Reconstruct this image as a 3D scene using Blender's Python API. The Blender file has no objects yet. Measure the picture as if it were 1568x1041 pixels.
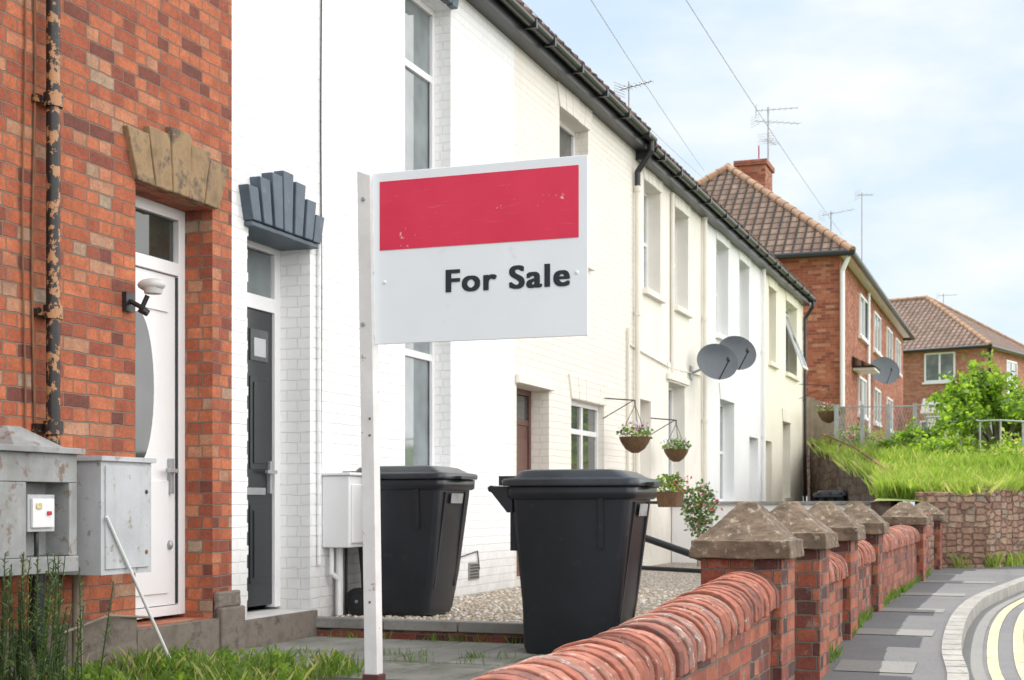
import bpy, math, random
from mathutils import Vector, Matrix, noise
R = random.Random(11)
scene = bpy.context.scene
EYE = 1.05
TH = math.radians(20.08)

# ------------------------------------------------------------------ mesh builder
class MB:
    def __init__(s):
        s.v=[]; s.f=[]; s.m=[]; s.sm=[]; s.mats=[]
    def mi(s,mat):
        if mat not in s.mats: s.mats.append(mat)
        return s.mats.index(mat)
    def face(s,pts,mat,smooth=False):
        b=len(s.v); s.v.extend([tuple(p) for p in pts])
        s.f.append(tuple(range(b,b+len(pts)))); s.m.append(s.mi(mat)); s.sm.append(smooth)
    def faces(s,verts,faces,mat,smooth=False):
        b=len(s.v); s.v.extend([tuple(p) for p in verts]); k=s.mi(mat)
        for f in faces:
            s.f.append(tuple(i+b for i in f)); s.m.append(k); s.sm.append(smooth)
    def box(s,x0,x1,y0,y1,z0,z1,mat,M=None):
        v=[Vector(p) for p in ((x0,y0,z0),(x1,y0,z0),(x1,y1,z0),(x0,y1,z0),(x0,y0,z1),(x1,y0,z1),(x1,y1,z1),(x0,y1,z1))]
        if M is not None: v=[M@p for p in v]
        s.faces(v,[(0,3,2,1),(4,5,6,7),(0,1,5,4),(1,2,6,5),(2,3,7,6),(3,0,4,7)],mat)
    def hexa(s,bot,top,mat):
        s.faces(list(bot)+list(top),[(3,2,1,0),(4,5,6,7),(0,1,5,4),(1,2,6,5),(2,3,7,6),(3,0,4,7)],mat)
    def prism(s,pts,off,mat,smooth=False):
        n=len(pts); off=Vector(off); a=[Vector(p) for p in pts]; b=[p+off for p in a]
        s.faces(a+b,[tuple(range(n-1,-1,-1)),tuple(range(n,2*n))],mat)
        s.faces(a+b,[(i,(i+1)%n,n+(i+1)%n,n+i) for i in range(n)],mat,smooth)
    def tube(s,p,q,r0,r1,mat,n=8,caps=True):
        p=Vector(p); q=Vector(q); d=(q-p)
        if d.length<1e-6: return
        d.normalize(); a=d.orthogonal().normalized(); b=d.cross(a)
        A=[p+(a*math.cos(t)+b*math.sin(t))*r0 for t in [2*math.pi*i/n for i in range(n)]]
        B=[q+(a*math.cos(t)+b*math.sin(t))*r1 for t in [2*math.pi*i/n for i in range(n)]]
        s.faces(A+B,[(i,(i+1)%n,n+(i+1)%n,n+i) for i in range(n)],mat,True)
        if caps:
            s.faces(A,[tuple(range(n-1,-1,-1))],mat); s.faces(B,[tuple(range(n))],mat)
    def path(s,pts,r,mat,n=8):
        for i in range(len(pts)-1):
            s.tube(pts[i],pts[i+1],r,r,mat,n)
            if 0<i: s.ball(pts[i],(r,r,r),mat,6,8)
    def ball(s,c,rad,mat,nu=8,nv=12,M=None):
        vs=[]; fs=[]
        for i in range(nu+1):
            a=math.pi*i/nu
            for j in range(nv):
                b=2*math.pi*j/nv
                p=Vector((rad[0]*math.sin(a)*math.cos(b),rad[1]*math.sin(a)*math.sin(b),rad[2]*math.cos(a)))
                if M is not None: p=M@p
                vs.append(Vector(c)+p)
        for i in range(nu):
            for j in range(nv):
                fs.append((i*nv+j,(i+1)*nv+j,(i+1)*nv+(j+1)%nv,i*nv+(j+1)%nv))
        s.faces(vs,fs,mat,True)
    def loft(s,secs,mat,M=None,k=5):
        rings=[]
        for (z,cx,cy,hw,hd,r) in secs:
            ring=[]
            for (sx,sy,a0) in ((1,1,0),(-1,1,90),(-1,-1,180),(1,-1,270)):
                for i in range(k):
                    a=math.radians(a0+90*i/(k-1))
                    ring.append(Vector((cx+sx*(hw-r)+r*math.cos(a),cy+sy*(hd-r)+r*math.sin(a),z)))
            rings.append(ring)
        n=len(rings[0]); vs=[p for r_ in rings for p in r_]
        if M is not None: vs=[M@p for p in vs]
        fs=[(i*n+j,i*n+(j+1)%n,(i+1)*n+(j+1)%n,(i+1)*n+j) for i in range(len(rings)-1) for j in range(n)]
        s.faces(vs,fs,mat,True)
        s.faces(vs[:n],[tuple(range(n-1,-1,-1))],mat); s.faces(vs[-n:],[tuple(range(n))],mat)
    def build(s,name,parent=None,bevel=0.0,uv=True):
        me=bpy.data.meshes.new(name); me.from_pydata(s.v,[],s.f)
        for m in s.mats: me.materials.append(m)
        me.polygons.foreach_set("material_index",s.m); me.polygons.foreach_set("use_smooth",s.sm)
        me.update()
        if uv:
            l=me.uv_layers.new(name="UVMap"); dat=l.data; Z=Vector((0,0,1))
            for p in me.polygons:
                N=p.normal
                if abs(N.z)>.98: U=Vector((1,0,0)); V=Vector((0,1,0))
                else:
                    U=Z.cross(N).normalized(); V=N.cross(U)
                    if U.x+U.y*0.5<0: U=-U
                for li in p.loop_indices:
                    co=me.vertices[me.loops[li].vertex_index].co
                    dat[li].uv=(co.dot(U),co.dot(V))
        o=bpy.data.objects.new(name,me); scene.collection.objects.link(o)
        if parent: o.parent=parent
        if bevel>0:
            w=o.modifiers.new("Weld",'WELD'); w.merge_threshold=.0001
            b=o.modifiers.new("Bevel",'BEVEL'); b.width=bevel; b.segments=2; b.limit_method='ANGLE'
        return o
def empty(name,loc=(0,0,0)):
    e=bpy.data.objects.new(name,None); e.empty_display_size=.2; scene.collection.objects.link(e); return e
TEX=bpy.data.textures.new("stone_roughness",'CLOUDS'); TEX.noise_scale=.045; TEX.noise_depth=4
def roughen(o,lv,st):
    m=o.modifiers.new("Subdivide",'SUBSURF'); m.subdivision_type='SIMPLE'; m.levels=lv; m.render_levels=lv
    d=o.modifiers.new("Displace",'DISPLACE'); d.texture=TEX; d.strength=st; d.mid_level=.5; d.texture_coords='GLOBAL'

# ------------------------------------------------------------------ materials
def newmat(name):
    m=bpy.data.materials.new(name); m.use_nodes=True; nt=m.node_tree
    b=nt.nodes["Principled BSDF"]; return m,nt,b
def N(nt,t,**kw):
    n=nt.nodes.new(t)
    for k,v in kw.items(): setattr(n,k,v)
    return n
def L(nt,a,b): nt.links.new(a,b)
def c4(c): return (c[0],c[1],c[2],1)
def ramp(nt,fac,stops,interp='LINEAR'):
    r=N(nt,'ShaderNodeValToRGB'); r.color_ramp.interpolation=interp
    e=r.color_ramp.elements
    while len(e)<len(stops): e.new(.5)
    for i,(p,c) in enumerate(stops): e[i].position=p; e[i].color=c4(c)
    L(nt,fac,r.inputs[0]); return r.outputs[0]
def mix(nt,fac,a,b,mode='MIX'):
    m=N(nt,'ShaderNodeMix',data_type='RGBA',blend_type=mode)
    if isinstance(fac,(int,float)): m.inputs[0].default_value=fac
    else: L(nt,fac,m.inputs[0])
    for i,x in ((6,a),(7,b)):
        if isinstance(x,tuple): m.inputs[i].default_value=c4(x)
        else: L(nt,x,m.inputs[i])
    return m.outputs[2]
def noi(nt,vec,scale,detail=4,rough=.6):
    n=N(nt,'ShaderNodeTexNoise'); n.inputs['Scale'].default_value=scale; n.inputs['Detail'].default_value=detail; n.inputs['Roughness'].default_value=rough
    L(nt,vec,n.inputs['Vector']); return n.outputs['Fac']
def bumpn(nt,h,b,st,dist=.01,prev=None):
    n=N(nt,'ShaderNodeBump'); n.inputs['Strength'].default_value=st; n.inputs['Distance'].default_value=dist
    L(nt,h,n.inputs['Height'])
    if prev: L(nt,prev,n.inputs['Normal'])
    L(nt,n.outputs[0],b.inputs['Normal']); return n.outputs[0]
def basic(name,col,rough=.6,var=.2,scale=6,bump=.15,metal=0.,spec=.5,patch=None,pp=(.55,.65),pscale=9,bscale=60,streak=None,sk=.45):
    m,nt,b=newmat(name); tc=N(nt,'ShaderNodeTexCoord').outputs['Object']
    n1=noi(nt,tc,scale)
    c=ramp(nt,n1,[(.3,tuple(x*(1-var) for x in col)),(.7,tuple(min(1,x*(1+var*.6)) for x in col))])
    if streak:
        mp=N(nt,'ShaderNodeMapping'); mp.inputs['Scale'].default_value=(7,7,.7); L(nt,tc,mp.inputs[0])
        c=mix(nt,ramp(nt,noi(nt,mp.outputs[0],1,5,.6),[(.5,(0,0,0)),(.75,(sk,sk,sk))]),c,streak)
    if patch:
        n2=noi(nt,tc,pscale,6,.7)
        f=ramp(nt,n2,[(pp[0],(0,0,0)),(pp[1],(1,1,1))])
        c=mix(nt,f,c,patch)
    L(nt,c,b.inputs['Base Color']); b.inputs['Roughness'].default_value=rough; b.inputs['Metallic'].default_value=metal
    b.inputs['Specular IOR Level'].default_value=spec
    if bump>0: bumpn(nt,noi(nt,tc,bscale,5),b,bump,.004)
    return m
def brick(name,stops,mortar,bump=.7,rough=.85,dirt=(.1,.07,.06),dirtp=(.58,.8),bond=True,bw=.225,rh=.075,ms=.0055,lichen=None,paint=False,distort=.006):
    m,nt,b=newmat(name); T=N(nt,'ShaderNodeTexCoord'); uv=T.outputs['UV']; ob=T.outputs['Object']
    nz=N(nt,'ShaderNodeTexNoise'); nz.inputs['Scale'].default_value=14; L(nt,uv,nz.inputs['Vector'])
    sub=N(nt,'ShaderNodeVectorMath',operation='SUBTRACT'); L(nt,nz.outputs['Color'],sub.inputs[0]); sub.inputs[1].default_value=(.5,.5,.5)
    sc=N(nt,'ShaderNodeVectorMath',operation='SCALE'); L(nt,sub.outputs[0],sc.inputs[0]); sc.inputs['Scale'].default_value=distort*2
    add=N(nt,'ShaderNodeVectorMath',operation='ADD'); L(nt,uv,add.inputs[0]); L(nt,sc.outputs[0],add.inputs[1])
    bt=N(nt,'ShaderNodeTexBrick'); L(nt,add.outputs[0],bt.inputs['Vector'])
    bt.inputs['Scale'].default_value=1; bt.inputs['Brick Width'].default_value=bw; bt.inputs['Row Height'].default_value=rh
    bt.inputs['Mortar Size'].default_value=ms; bt.inputs['Mortar Smooth'].default_value=.4
    bt.inputs['Color1'].default_value=(0,0,0,1); bt.inputs['Color2'].default_value=(1,1,1,1); bt.inputs['Mortar'].default_value=(.5,.5,.5,1)
    if bond: bt.squash=.5; bt.squash_frequency=2; bt.offset=.25; bt.offset_frequency=2
    c=ramp(nt,bt.outputs['Color'],stops)
    fine=noi(nt,ob,55,6,.75); big=noi(nt,ob,1.6,5,.65); mid=noi(nt,ob,9,6,.7)
    if not paint:
        c=mix(nt,.8,c,ramp(nt,fine,[(.3,(.55,.55,.55)),(.72,(1.22,1.2,1.18))]),'MULTIPLY')
        c=mix(nt,.8,c,ramp(nt,mid,[(.35,(.72,.68,.68)),(.65,(1.15,1.15,1.15))]),'MULTIPLY')
        mc=mix(nt,fine,mortar,tuple(x*.5 for x in mortar))
        c=mix(nt,bt.outputs['Fac'],c,mc)
        c=mix(nt,ramp(nt,big,[(dirtp[0],(0,0,0)),(dirtp[1],(.6,.6,.6))]),c,dirt)
        if lichen:
            c=mix(nt,ramp(nt,noi(nt,ob,11,7,.75),[(.56,(0,0,0)),(.66,(.8,.8,.8))]),c,lichen)
    else:
        c=mix(nt,ramp(nt,bt.outputs['Fac'],[(0,(0,0,0)),(1,(.05,.05,.05))]),c,(.35,.34,.34))
        c=mix(nt,ramp(nt,big,[(.48,(0,0,0)),(.85,(.3,.3,.3))]),c,dirt)
        c=mix(nt,ramp(nt,fine,[(.62,(0,0,0)),(.78,(.25,.25,.25))]),c,dirt)
        sep=N(nt,'ShaderNodeSeparateXYZ'); L(nt,ob,sep.inputs[0])
        mr=N(nt,'ShaderNodeMapRange'); mr.inputs['From Min'].default_value=.85; mr.inputs['From Max'].default_value=.2; L(nt,sep.outputs[2],mr.inputs['Value'])
        mm=N(nt,'ShaderNodeMath',operation='MULTIPLY'); L(nt,mr.outputs[0],mm.inputs[0]); L(nt,noi(nt,ob,5,6,.7),mm.inputs[1])
        c=mix(nt,mm.outputs[0],c,(.42,.39,.35))
    L(nt,c,b.inputs['Base Color']); b.inputs['Roughness'].default_value=rough
    inv=N(nt,'ShaderNodeMath',operation='SUBTRACT'); inv.inputs[0].default_value=1; L(nt,bt.outputs['Fac'],inv.inputs[1])
    p=bumpn(nt,inv.outputs[0],b,bump,.008)
    bumpn(nt,fine,b,.4 if not paint else .25,.006,p)
    return m
def leafm(name,col,var=.35,trans=.35):
    m,nt,b=newmat(name); tc=N(nt,'ShaderNodeTexCoord').outputs['Object']
    n1=noi(nt,tc,5,3)
    c=ramp(nt,n1,[(.3,tuple(x*(1-var) for x in col)),(.7,tuple(x*(1+var) for x in col))])
    L(nt,c,b.inputs['Base Color']); b.inputs['Roughness'].default_value=.55
    t=N(nt,'ShaderNodeBsdfTranslucent'); L(nt,mix(nt,1.0,c,(1.5,1.5,.8),'MULTIPLY'),t.inputs['Color'])
    ms=N(nt,'ShaderNodeMixShader'); ms.inputs[0].default_value=trans
    L(nt,b.outputs[0],ms.inputs[1]); L(nt,t.outputs[0],ms.inputs[2])
    L(nt,ms.outputs[0],nt.nodes['Material Output'].inputs[0]); return m

RED=[(0,(.17,.055,.04)),(.10,(.30,.08,.045)),(.28,(.40,.105,.05)),(.55,(.48,.14,.062)),(.82,(.55,.18,.085)),(.93,(.48,.24,.14)),(1,(.38,.29,.21))]
m_brick=brick("red_brick",RED,(.29,.20,.15),bump=1,distort=.009)
m_brick_gw=brick("garden_wall_brick",[(0,(.06,.03,.027)),(.3,(.22,.06,.04)),(.6,(.34,.09,.05)),(1,(.42,.15,.08))],(.20,.165,.13),bump=1,lichen=(.25,.22,.19),distort=.010)
m_brickA=brick("orange_brick",[(0,(.24,.07,.042)),(.4,(.38,.11,.06)),(.8,(.46,.155,.085)),(1,(.5,.25,.15))],(.34,.23,.17),bump=.5,bond=False,dirt=(.24,.09,.06))
m_brickB=brick("pink_brick",[(0,(.34,.14,.09)),(.5,(.46,.19,.12)),(1,(.52,.26,.18))],(.42,.30,.24),bump=.4,bond=False,dirt=(.3,.15,.11))
def paint(name,c,d): return brick(name,[(0,tuple(x*.96 for x in c)),(1,c)],c,bump=.75,rough=.65,paint=True,dirt=d,bond=True,distort=.009)
m_white=paint("white_painted_brick",(.88,.885,.89),(.72,.72,.71))
m_cream=paint("cream_painted_brick",(.83,.795,.72),(.66,.61,.53))
m_cream2=basic("pale_stone_painted_render",(.83,.795,.725),.75,.05,2,.3,patch=(.66,.61,.53),pp=(.58,.9),pscale=2.2,bscale=25,streak=(.64,.59,.51),sk=.3)
m_offw=basic("off_white_render",(.86,.86,.86),.75,.04,2,.3,patch=(.72,.70,.67),pp=(.62,.9),pscale=2.2,bscale=25,streak=(.68,.66,.63),sk=.3)
m_yell=basic("pale_yellow_render",(.86,.81,.68),.75,.05,2,.3,patch=(.70,.64,.53),pp=(.62,.9),pscale=2.2,bscale=25,streak=(.68,.61,.49),sk=.3)
m_upvc=basic("white_upvc",(.82,.82,.83),.3,.03,3,0,spec=.5)
m_sandstone=basic("sandstone",(.36,.24,.13),.9,.4,7,.7,patch=(.12,.09,.065),pp=(.5,.64),pscale=7,bscale=40,streak=(.12,.09,.07))
m_bluegrey=basic("blue_grey_painted_stone",(.075,.105,.14),.5,.25,6,.35,patch=(.15,.18,.21),pp=(.58,.72),bscale=40)
m_stone_cap=basic("weathered_cap_stone",(.16,.115,.08),.95,.5,9,1,patch=(.30,.265,.20),pp=(.56,.63),pscale=22,bscale=30)
m_plinth=basic("plinth_concrete",(.22,.185,.155),.9,.4,5,.7,patch=(.08,.07,.06),pp=(.5,.64),pscale=5,bscale=35)
m_conc=basic("concrete",(.30,.29,.27),.9,.25,3,.5,patch=(.16,.155,.14),pp=(.5,.7),pscale=4,bscale=50)
m_path=basic("path_concrete",(.23,.225,.20),.9,.3,2.5,.6,patch=(.11,.125,.085),pp=(.47,.66),pscale=3.5,bscale=50)
m_bin=basic("black_bin_plastic",(.017,.021,.027),.33,.25,3,.15,spec=.5,bscale=250,patch=(.05,.05,.05),pp=(.6,.8),pscale=14)
m_bin2=basic("charcoal_lid_plastic",(.032,.037,.044),.28,.25,4,.15,bscale=250,patch=(.08,.08,.08),pp=(.58,.8),pscale=12)
m_rub=basic("rubber",(.015,.015,.015),.7,.1,4,.1)
m_black=basic("black_gutter_paint",(.022,.024,.027),.35,.2,6,.1)
m_peel=basic("peeling_black_paint",(.018,.016,.016),.4,.2,10,.3,patch=(.42,.21,.09),pp=(.525,.54),pscale=13,bscale=60)
m_creampipe=basic("cream_pipe_paint",(.76,.72,.64),.5,.06,4,.1,streak=(.5,.45,.38))
m_whitepaint=basic("white_paint",(.80,.80,.80),.45,.05,4,.1,patch=(.5,.5,.48),pp=(.62,.75),pscale=12)
m_grey=basic("grey_box_paint",(.33,.34,.34),.75,.3,5,.4,patch=(.20,.15,.12),pp=(.55,.63),pscale=11,bscale=45,streak=(.17,.16,.14))
m_grey2=basic("pale_grey_box_paint",(.50,.52,.54),.65,.14,4,.3,patch=(.30,.26,.22),pp=(.58,.65),pscale=11,bscale=45,streak=(.33,.32,.30))
m_lamp=basic("lamp_housing",(.60,.60,.58),.5,.1,5,.1)
m_rust=basic("rusty_metal",(.22,.10,.05),.8,.3,12,.3)
m_galv=basic("galvanised_metal",(.42,.43,.44),.45,.2,8,.1,metal=.6)
m_cable=basic("grey_cable_sheath",(.50,.51,.53),.6,.1,8,0)
m_blackdoor=basic("black_door_paint",(.022,.026,.03),.3,.1,3,.03)
m_brown=basic("brown_door",(.13,.06,.045),.45,.2,5,.1)
m_soil=basic("soil",(.07,.055,.04),.95,.4,9,1,patch=(.08,.11,.03),pp=(.5,.65),pscale=6,bscale=30)
m_lead=basic("dish_grey",(.085,.10,.12),.4,.1,5,.05)
m_stainW=basic("sign_white_board",(.84,.87,.90),.32,.03,3,.02,patch=(.68,.71,.73),pp=(.64,.78),pscale=7)
m_post=basic("sign_post_timber",(.74,.73,.72),.7,.1,9,.3,patch=(.38,.33,.28),pp=(.64,.67),pscale=20,bscale=40)
m_maroon=basic("maroon_stub",(.10,.03,.025),.7,.2,9,.3)
m_text=basic("sign_lettering",(.012,.017,.025),.4,.05,5,0)
m_yellow=basic("yellow_line_paint",(.66,.56,.30),.8,.2,8,.3,patch=(.24,.22,.17),pp=(.54,.64),pscale=14)
m_kerb=basic("kerb_stone",(.33,.32,.30),.85,.25,6,.4,patch=(.18,.17,.155),pp=(.53,.66),pscale=12)
m_pot=basic("basket_brown",(.14,.08,.04),.9,.3,30,.5)
m_wood=basic("weathered_fence_timber",(.30,.25,.19),.9,.3,6,.4)
m_grout=basic("coping_mortar",(.17,.14,.115),.95,.35,12,.8)
m_cop=[basic("coping_brick_%d"%i,c,.9,.4,14,1,patch=p,pp=pp,pscale=ps,bscale=45) for i,(c,p,pp,ps) in enumerate([
 ((.30,.105,.07),(.40,.33,.29),(.58,.66),30),((.36,.145,.10),(.44,.37,.33),(.56,.66),26),((.22,.08,.06),(.09,.065,.055),(.48,.64),20),((.28,.15,.12),(.44,.39,.35),(.54,.64),24),((.33,.11,.07),(.12,.08,.065),(.55,.66),24)])]
m_pink=basic("flower_petals",(.75,.35,.55),.6,.3,20,0); m_redf=basic("red_petals",(.6,.04,.07),.6,.3,20,0); m_wf=basic("white_petals",(.75,.7,.75),.6,.1,20,0)
m_leafB=leafm("bush_leaves",(.24,.37,.05),.35,.6); m_leafD=leafm("bush_leaves_dark",(.08,.16,.03),.35,.4)
m_grass=leafm("grass_blades",(.25,.36,.07),.3,.55); m_grassdry=leafm("dry_grass_blades",(.46,.47,.20),.25,.5)
m_fern=leafm("shrub_sprigs",(.06,.10,.03),.4,.25); m_weed=leafm("weed_leaves",(.14,.24,.04),.35,.4)
def redpanel():
    m,nt,b=newmat("red_sign_panel"); tc=N(nt,'ShaderNodeTexCoord').outputs['Object']
    mp=N(nt,'ShaderNodeMapping'); mp.inputs['Scale'].default_value=(1,6,70); L(nt,tc,mp.inputs[0])
    f=ramp(nt,noi(nt,mp.outputs[0],1.2,6,.8),[(.60,(0,0,0)),(.66,(.3,.3,.3))])
    g=ramp(nt,noi(nt,tc,13,7,.8),[(.65,(0,0,0)),(.665,(.9,.9,.9))])
    c=ramp(nt,noi(nt,tc,4),[(.3,(.70,.02,.07)),(.7,(.78,.035,.09))])
    c=mix(nt,f,c,(.80,.25,.28)); c=mix(nt,g,c,(.85,.62,.64))
    L(nt,c,b.inputs['Base Color']); b.inputs['Roughness'].default_value=.4; return m
m_red=redpanel()
def glassm(name,col,rough=.04):
    m,nt,b=newmat(name); tc=N(nt,'ShaderNodeTexCoord').outputs['Object']
    c=ramp(nt,noi(nt,tc,2.2,2),[(.35,tuple(x*.6 for x in col)),(.65,col)])
    L(nt,c,b.inputs['Base Color']); b.inputs['Roughness'].default_value=rough; b.inputs['Specular IOR Level'].default_value=.6; b.inputs['Coat Weight'].default_value=.3; b.inputs['Coat Roughness'].default_value=.02
    return m
m_glass=glassm("window_glass",(.09,.10,.10)); m_glassL=glassm("curtained_glass",(.22,.26,.27)); m_glassD=glassm("dark_glass",(.05,.06,.05))
def tilem(name,c1,c2,mort):
    m,nt,b=newmat(name); T=N(nt,'ShaderNodeTexCoord'); uv=T.outputs['UV']
    bt=N(nt,'ShaderNodeTexBrick'); L(nt,uv,bt.inputs['Vector'])
    bt.inputs['Scale'].default_value=1; bt.inputs['Brick Width'].default_value=.24; bt.inputs['Row Height'].default_value=.30; bt.offset=0.0
    bt.inputs['Mortar Size'].default_value=.04; bt.inputs['Mortar Smooth'].default_value=.8
    bt.inputs['Color1'].default_value=c4(c1); bt.inputs['Color2'].default_value=c4(c2); bt.inputs['Mortar'].default_value=c4(mort)
    c=mix(nt,.9,bt.outputs['Color'],ramp(nt,noi(nt,T.outputs['Object'],2.5,6,.75),[(.3,(.5,.5,.5)),(.7,(1.3,1.25,1.2))]),'MULTIPLY')
    L(nt,c,b.inputs['Base Color']); b.inputs['Roughness'].default_value=.9
    wv=N(nt,'ShaderNodeTexWave'); wv.bands_direction='X'; wv.inputs['Scale'].default_value=1/.24*.314; L(nt,uv,wv.inputs['Vector'])
    p=bumpn(nt,wv.outputs['Fac'],b,1,.04)
    inv=N(nt,'ShaderNodeMath',operation='SUBTRACT'); inv.inputs[0].default_value=1; L(nt,bt.outputs['Fac'],inv.inputs[1])
    bumpn(nt,inv.outputs[0],b,1,.03,p); return m
m_tile=tilem("brown_roof_tiles",(.15,.095,.068),(.22,.15,.11),(.025,.018,.015))
m_tileB=tilem("red_brown_roof_tiles",(.22,.145,.115),(.27,.19,.155),(.09,.065,.05))
m_tileT=tilem("terrace_roof_tiles",(.15,.08,.06),(.20,.12,.085),(.04,.03,.025))
m_ridge=basic("ridge_tile_clay",(.36,.22,.14),.85,.3,5,.4)
def stonewall(name,tint=(1,1,1),sc=(8.5,18)):
    m,nt,b=newmat(name); T=N(nt,'ShaderNodeTexCoord'); uv=T.outputs['UV']
    mp=N(nt,'ShaderNodeMapping'); mp.inputs['Scale'].default_value=(sc[0],sc[1],1); L(nt,uv,mp.inputs[0])
    nz=N(nt,'ShaderNodeTexNoise'); nz.inputs['Scale'].default_value=1.5; nz.inputs['Detail'].default_value=5; L(nt,mp.outputs[0],nz.inputs['Vector'])
    add=mix(nt,.4,mp.outputs[0],nz.outputs['Color'],'ADD')
    v=N(nt,'ShaderNodeTexVoronoi',feature='DISTANCE_TO_EDGE'); v.inputs['Scale'].default_value=.7; v.inputs['Randomness'].default_value=.6; L(nt,add,v.inputs['Vector'])
    v2=N(nt,'ShaderNodeTexVoronoi'); v2.inputs['Scale'].default_value=.7; v2.inputs['Randomness'].default_value=.6; L(nt,add,v2.inputs['Vector'])
    sep=N(nt,'ShaderNodeSeparateColor'); L(nt,v2.outputs['Color'],sep.inputs[0])
    c=ramp(nt,sep.outputs[0],[(0,(.22,.13,.095)),(.35,(.34,.20,.145)),(.7,(.42,.29,.21)),(1,(.31,.25,.20))])
    c=mix(nt,1.0,c,tint,'MULTIPLY')
    e=ramp(nt,v.outputs['Distance'],[(.0,(.7,.7,.7)),(.06,(0,0,0))])
    c=mix(nt,e,c,(.15,.11,.09)); fine=noi(nt,T.outputs['Object'],14,8,.8)
    c=mix(nt,.9,c,ramp(nt,fine,[(.3,(.45,.45,.45)),(.7,(1.3,1.27,1.22))]),'MULTIPLY')
    L(nt,c,b.inputs['Base Color']); b.inputs['Roughness'].default_value=.95
    p=bumpn(nt,ramp(nt,v.outputs['Distance'],[(0,(0,0,0)),(.15,(1,1,1))]),b,1,.03); bumpn(nt,fine,b,.8,.03,p); return m
m_rubble=stonewall("rubble_stone"); m_rubble2=stonewall("dark_rubble_stone",(.5,.55,.58),(5,9))
def gravelm():
    m,nt,b=newmat("gravel"); ob=N(nt,'ShaderNodeTexCoord').outputs['Object']
    v=N(nt,'ShaderNodeTexVoronoi'); v.inputs['Scale'].default_value=34; L(nt,ob,v.inputs['Vector'])
    sep=N(nt,'ShaderNodeSeparateColor'); L(nt,v.outputs['Color'],sep.inputs[0])
    c=ramp(nt,sep.outputs[0],[(0,(.38,.30,.23)),(.5,(.60,.52,.43)),(1,(.76,.72,.66))])
    c=mix(nt,ramp(nt,v.outputs['Distance'],[(.35,(0,0,0)),(.65,(.9,.9,.9))]),c,(.14,.11,.085))
    L(nt,c,b.inputs['Base Color']); b.inputs['Roughness'].default_value=.9
    inv=N(nt,'ShaderNodeMath',operation='SUBTRACT'); inv.inputs[0].default_value=1; L(nt,v.outputs['Distance'],inv.inputs[1])
    bumpn(nt,inv.outputs[0],b,1,.02); return m
m_gravel=gravelm()
m_peb=[basic("pebble_%d"%i,c,.8,.2,20,.2) for i,c in enumerate([(.58,.48,.36),(.72,.67,.60),(.45,.36,.27)])]
def asph(name,c,patch):
    m,nt,b=newmat(name); ob=N(nt,'ShaderNodeTexCoord').outputs['Object']
    f=noi(nt,ob,90,5,.8); g=noi(nt,ob,1.3,6,.7)
    x=ramp(nt,f,[(.35,tuple(k*.6 for k in c)),(.65,tuple(k*1.35 for k in c))])
    x=mix(nt,ramp(nt,g,[(.4,(0,0,0)),(.6,(.7,.7,.7))]),x,patch)
    L(nt,x,b.inputs['Base Color']); b.inputs['Roughness'].default_value=.85; bumpn(nt,f,b,.6,.006); return m
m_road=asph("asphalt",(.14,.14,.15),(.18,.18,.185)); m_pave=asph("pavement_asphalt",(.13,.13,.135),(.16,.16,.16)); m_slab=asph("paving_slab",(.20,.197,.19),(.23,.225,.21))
m_ground=asph("ground_grass",(.07,.10,.03),(.12,.13,.05))
m_turf=asph("turf",(.17,.24,.055),(.27,.27,.12))

# ------------------------------------------------------------------ terraced houses
D=4.85
def facade(mb,s0,s1,z0,z1,n,ops,mat,rmat=None):
    rmat=rmat or mat
    S=sorted({s0,s1,*[o[0] for o in ops],*[o[1] for o in ops]}); Z=sorted({z0,z1,*[o[2] for o in ops],*[o[3] for o in ops]})
    for i in range(len(S)-1):
        for j in range(len(Z)-1):
            cs=(S[i]+S[i+1])/2; cz=(Z[j]+Z[j+1])/2
            if any(o[0]<cs<o[1] and o[2]<cz<o[3] for o in ops): continue
            mb.face([(S[i],n,Z[j]),(S[i+1],n,Z[j]),(S[i+1],n,Z[j+1]),(S[i],n,Z[j+1])],mat)
    for o in ops:
        a,b,c,d,dep=o[:5]; N2=n+dep+.12
        mb.face([(a,n,c),(a,n,d),(a,N2,d),(a,N2,c)],rmat); mb.face([(b,n,d),(b,n,c),(b,N2,c),(b,N2,d)],rmat)
        mb.face([(a,n,d),(b,n,d),(b,N2,d),(a,N2,d)],rmat); mb.face([(b,n,c),(a,n,c),(a,N2,c),(b,N2,c)],rmat)
def window(fr,gl,a,b,c,d,n,style,gm,fm=None):
    fm=fm or m_upvc; w=.055; t=.06
    fr.box(a,b,n,n+t,c,c+w,fm); fr.box(a,b,n,n+t,d-w,d,fm)
    fr.box(a,a+w,n,n+t,c+w,d-w,fm); fr.box(b-w,b,n,n+t,c+w,d-w,fm)
    A,B,C,Dd=a+w,b-w,c+w,d-w
    if style=='sash':
        h=(C+Dd)/2; fr.box(A,B,n+.004,n+t,h-.025,h+.025,fm)
    if style=='vent':
        h=C+(Dd-C)*.68; fr.box(A,B,n+.004,n+t,h-.03,h+.03,fm); fr.box(A,A+.03,n-.012,n+.02,C,h-.03,fm); fr.box(B-.03,B,n-.012,n+.02,C,h-.03,fm)
    if style in('mull','mullvent'):
        q=(A+B)/2; fr.box(q-.03,q+.03,n+.004,n+t,C,Dd,fm)
        if style=='mullvent':
            h=C+(Dd-C)*.7; fr.box(A,q-.03,n+.006,n+t,h-.03,h+.03,fm); fr.box(q+.03,B,n+.006,n+t,h-.03,h+.03,fm)
    gl.box(A-.01,B+.01,n+.03,n+.045,C-.01,Dd+.01,gm)
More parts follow.
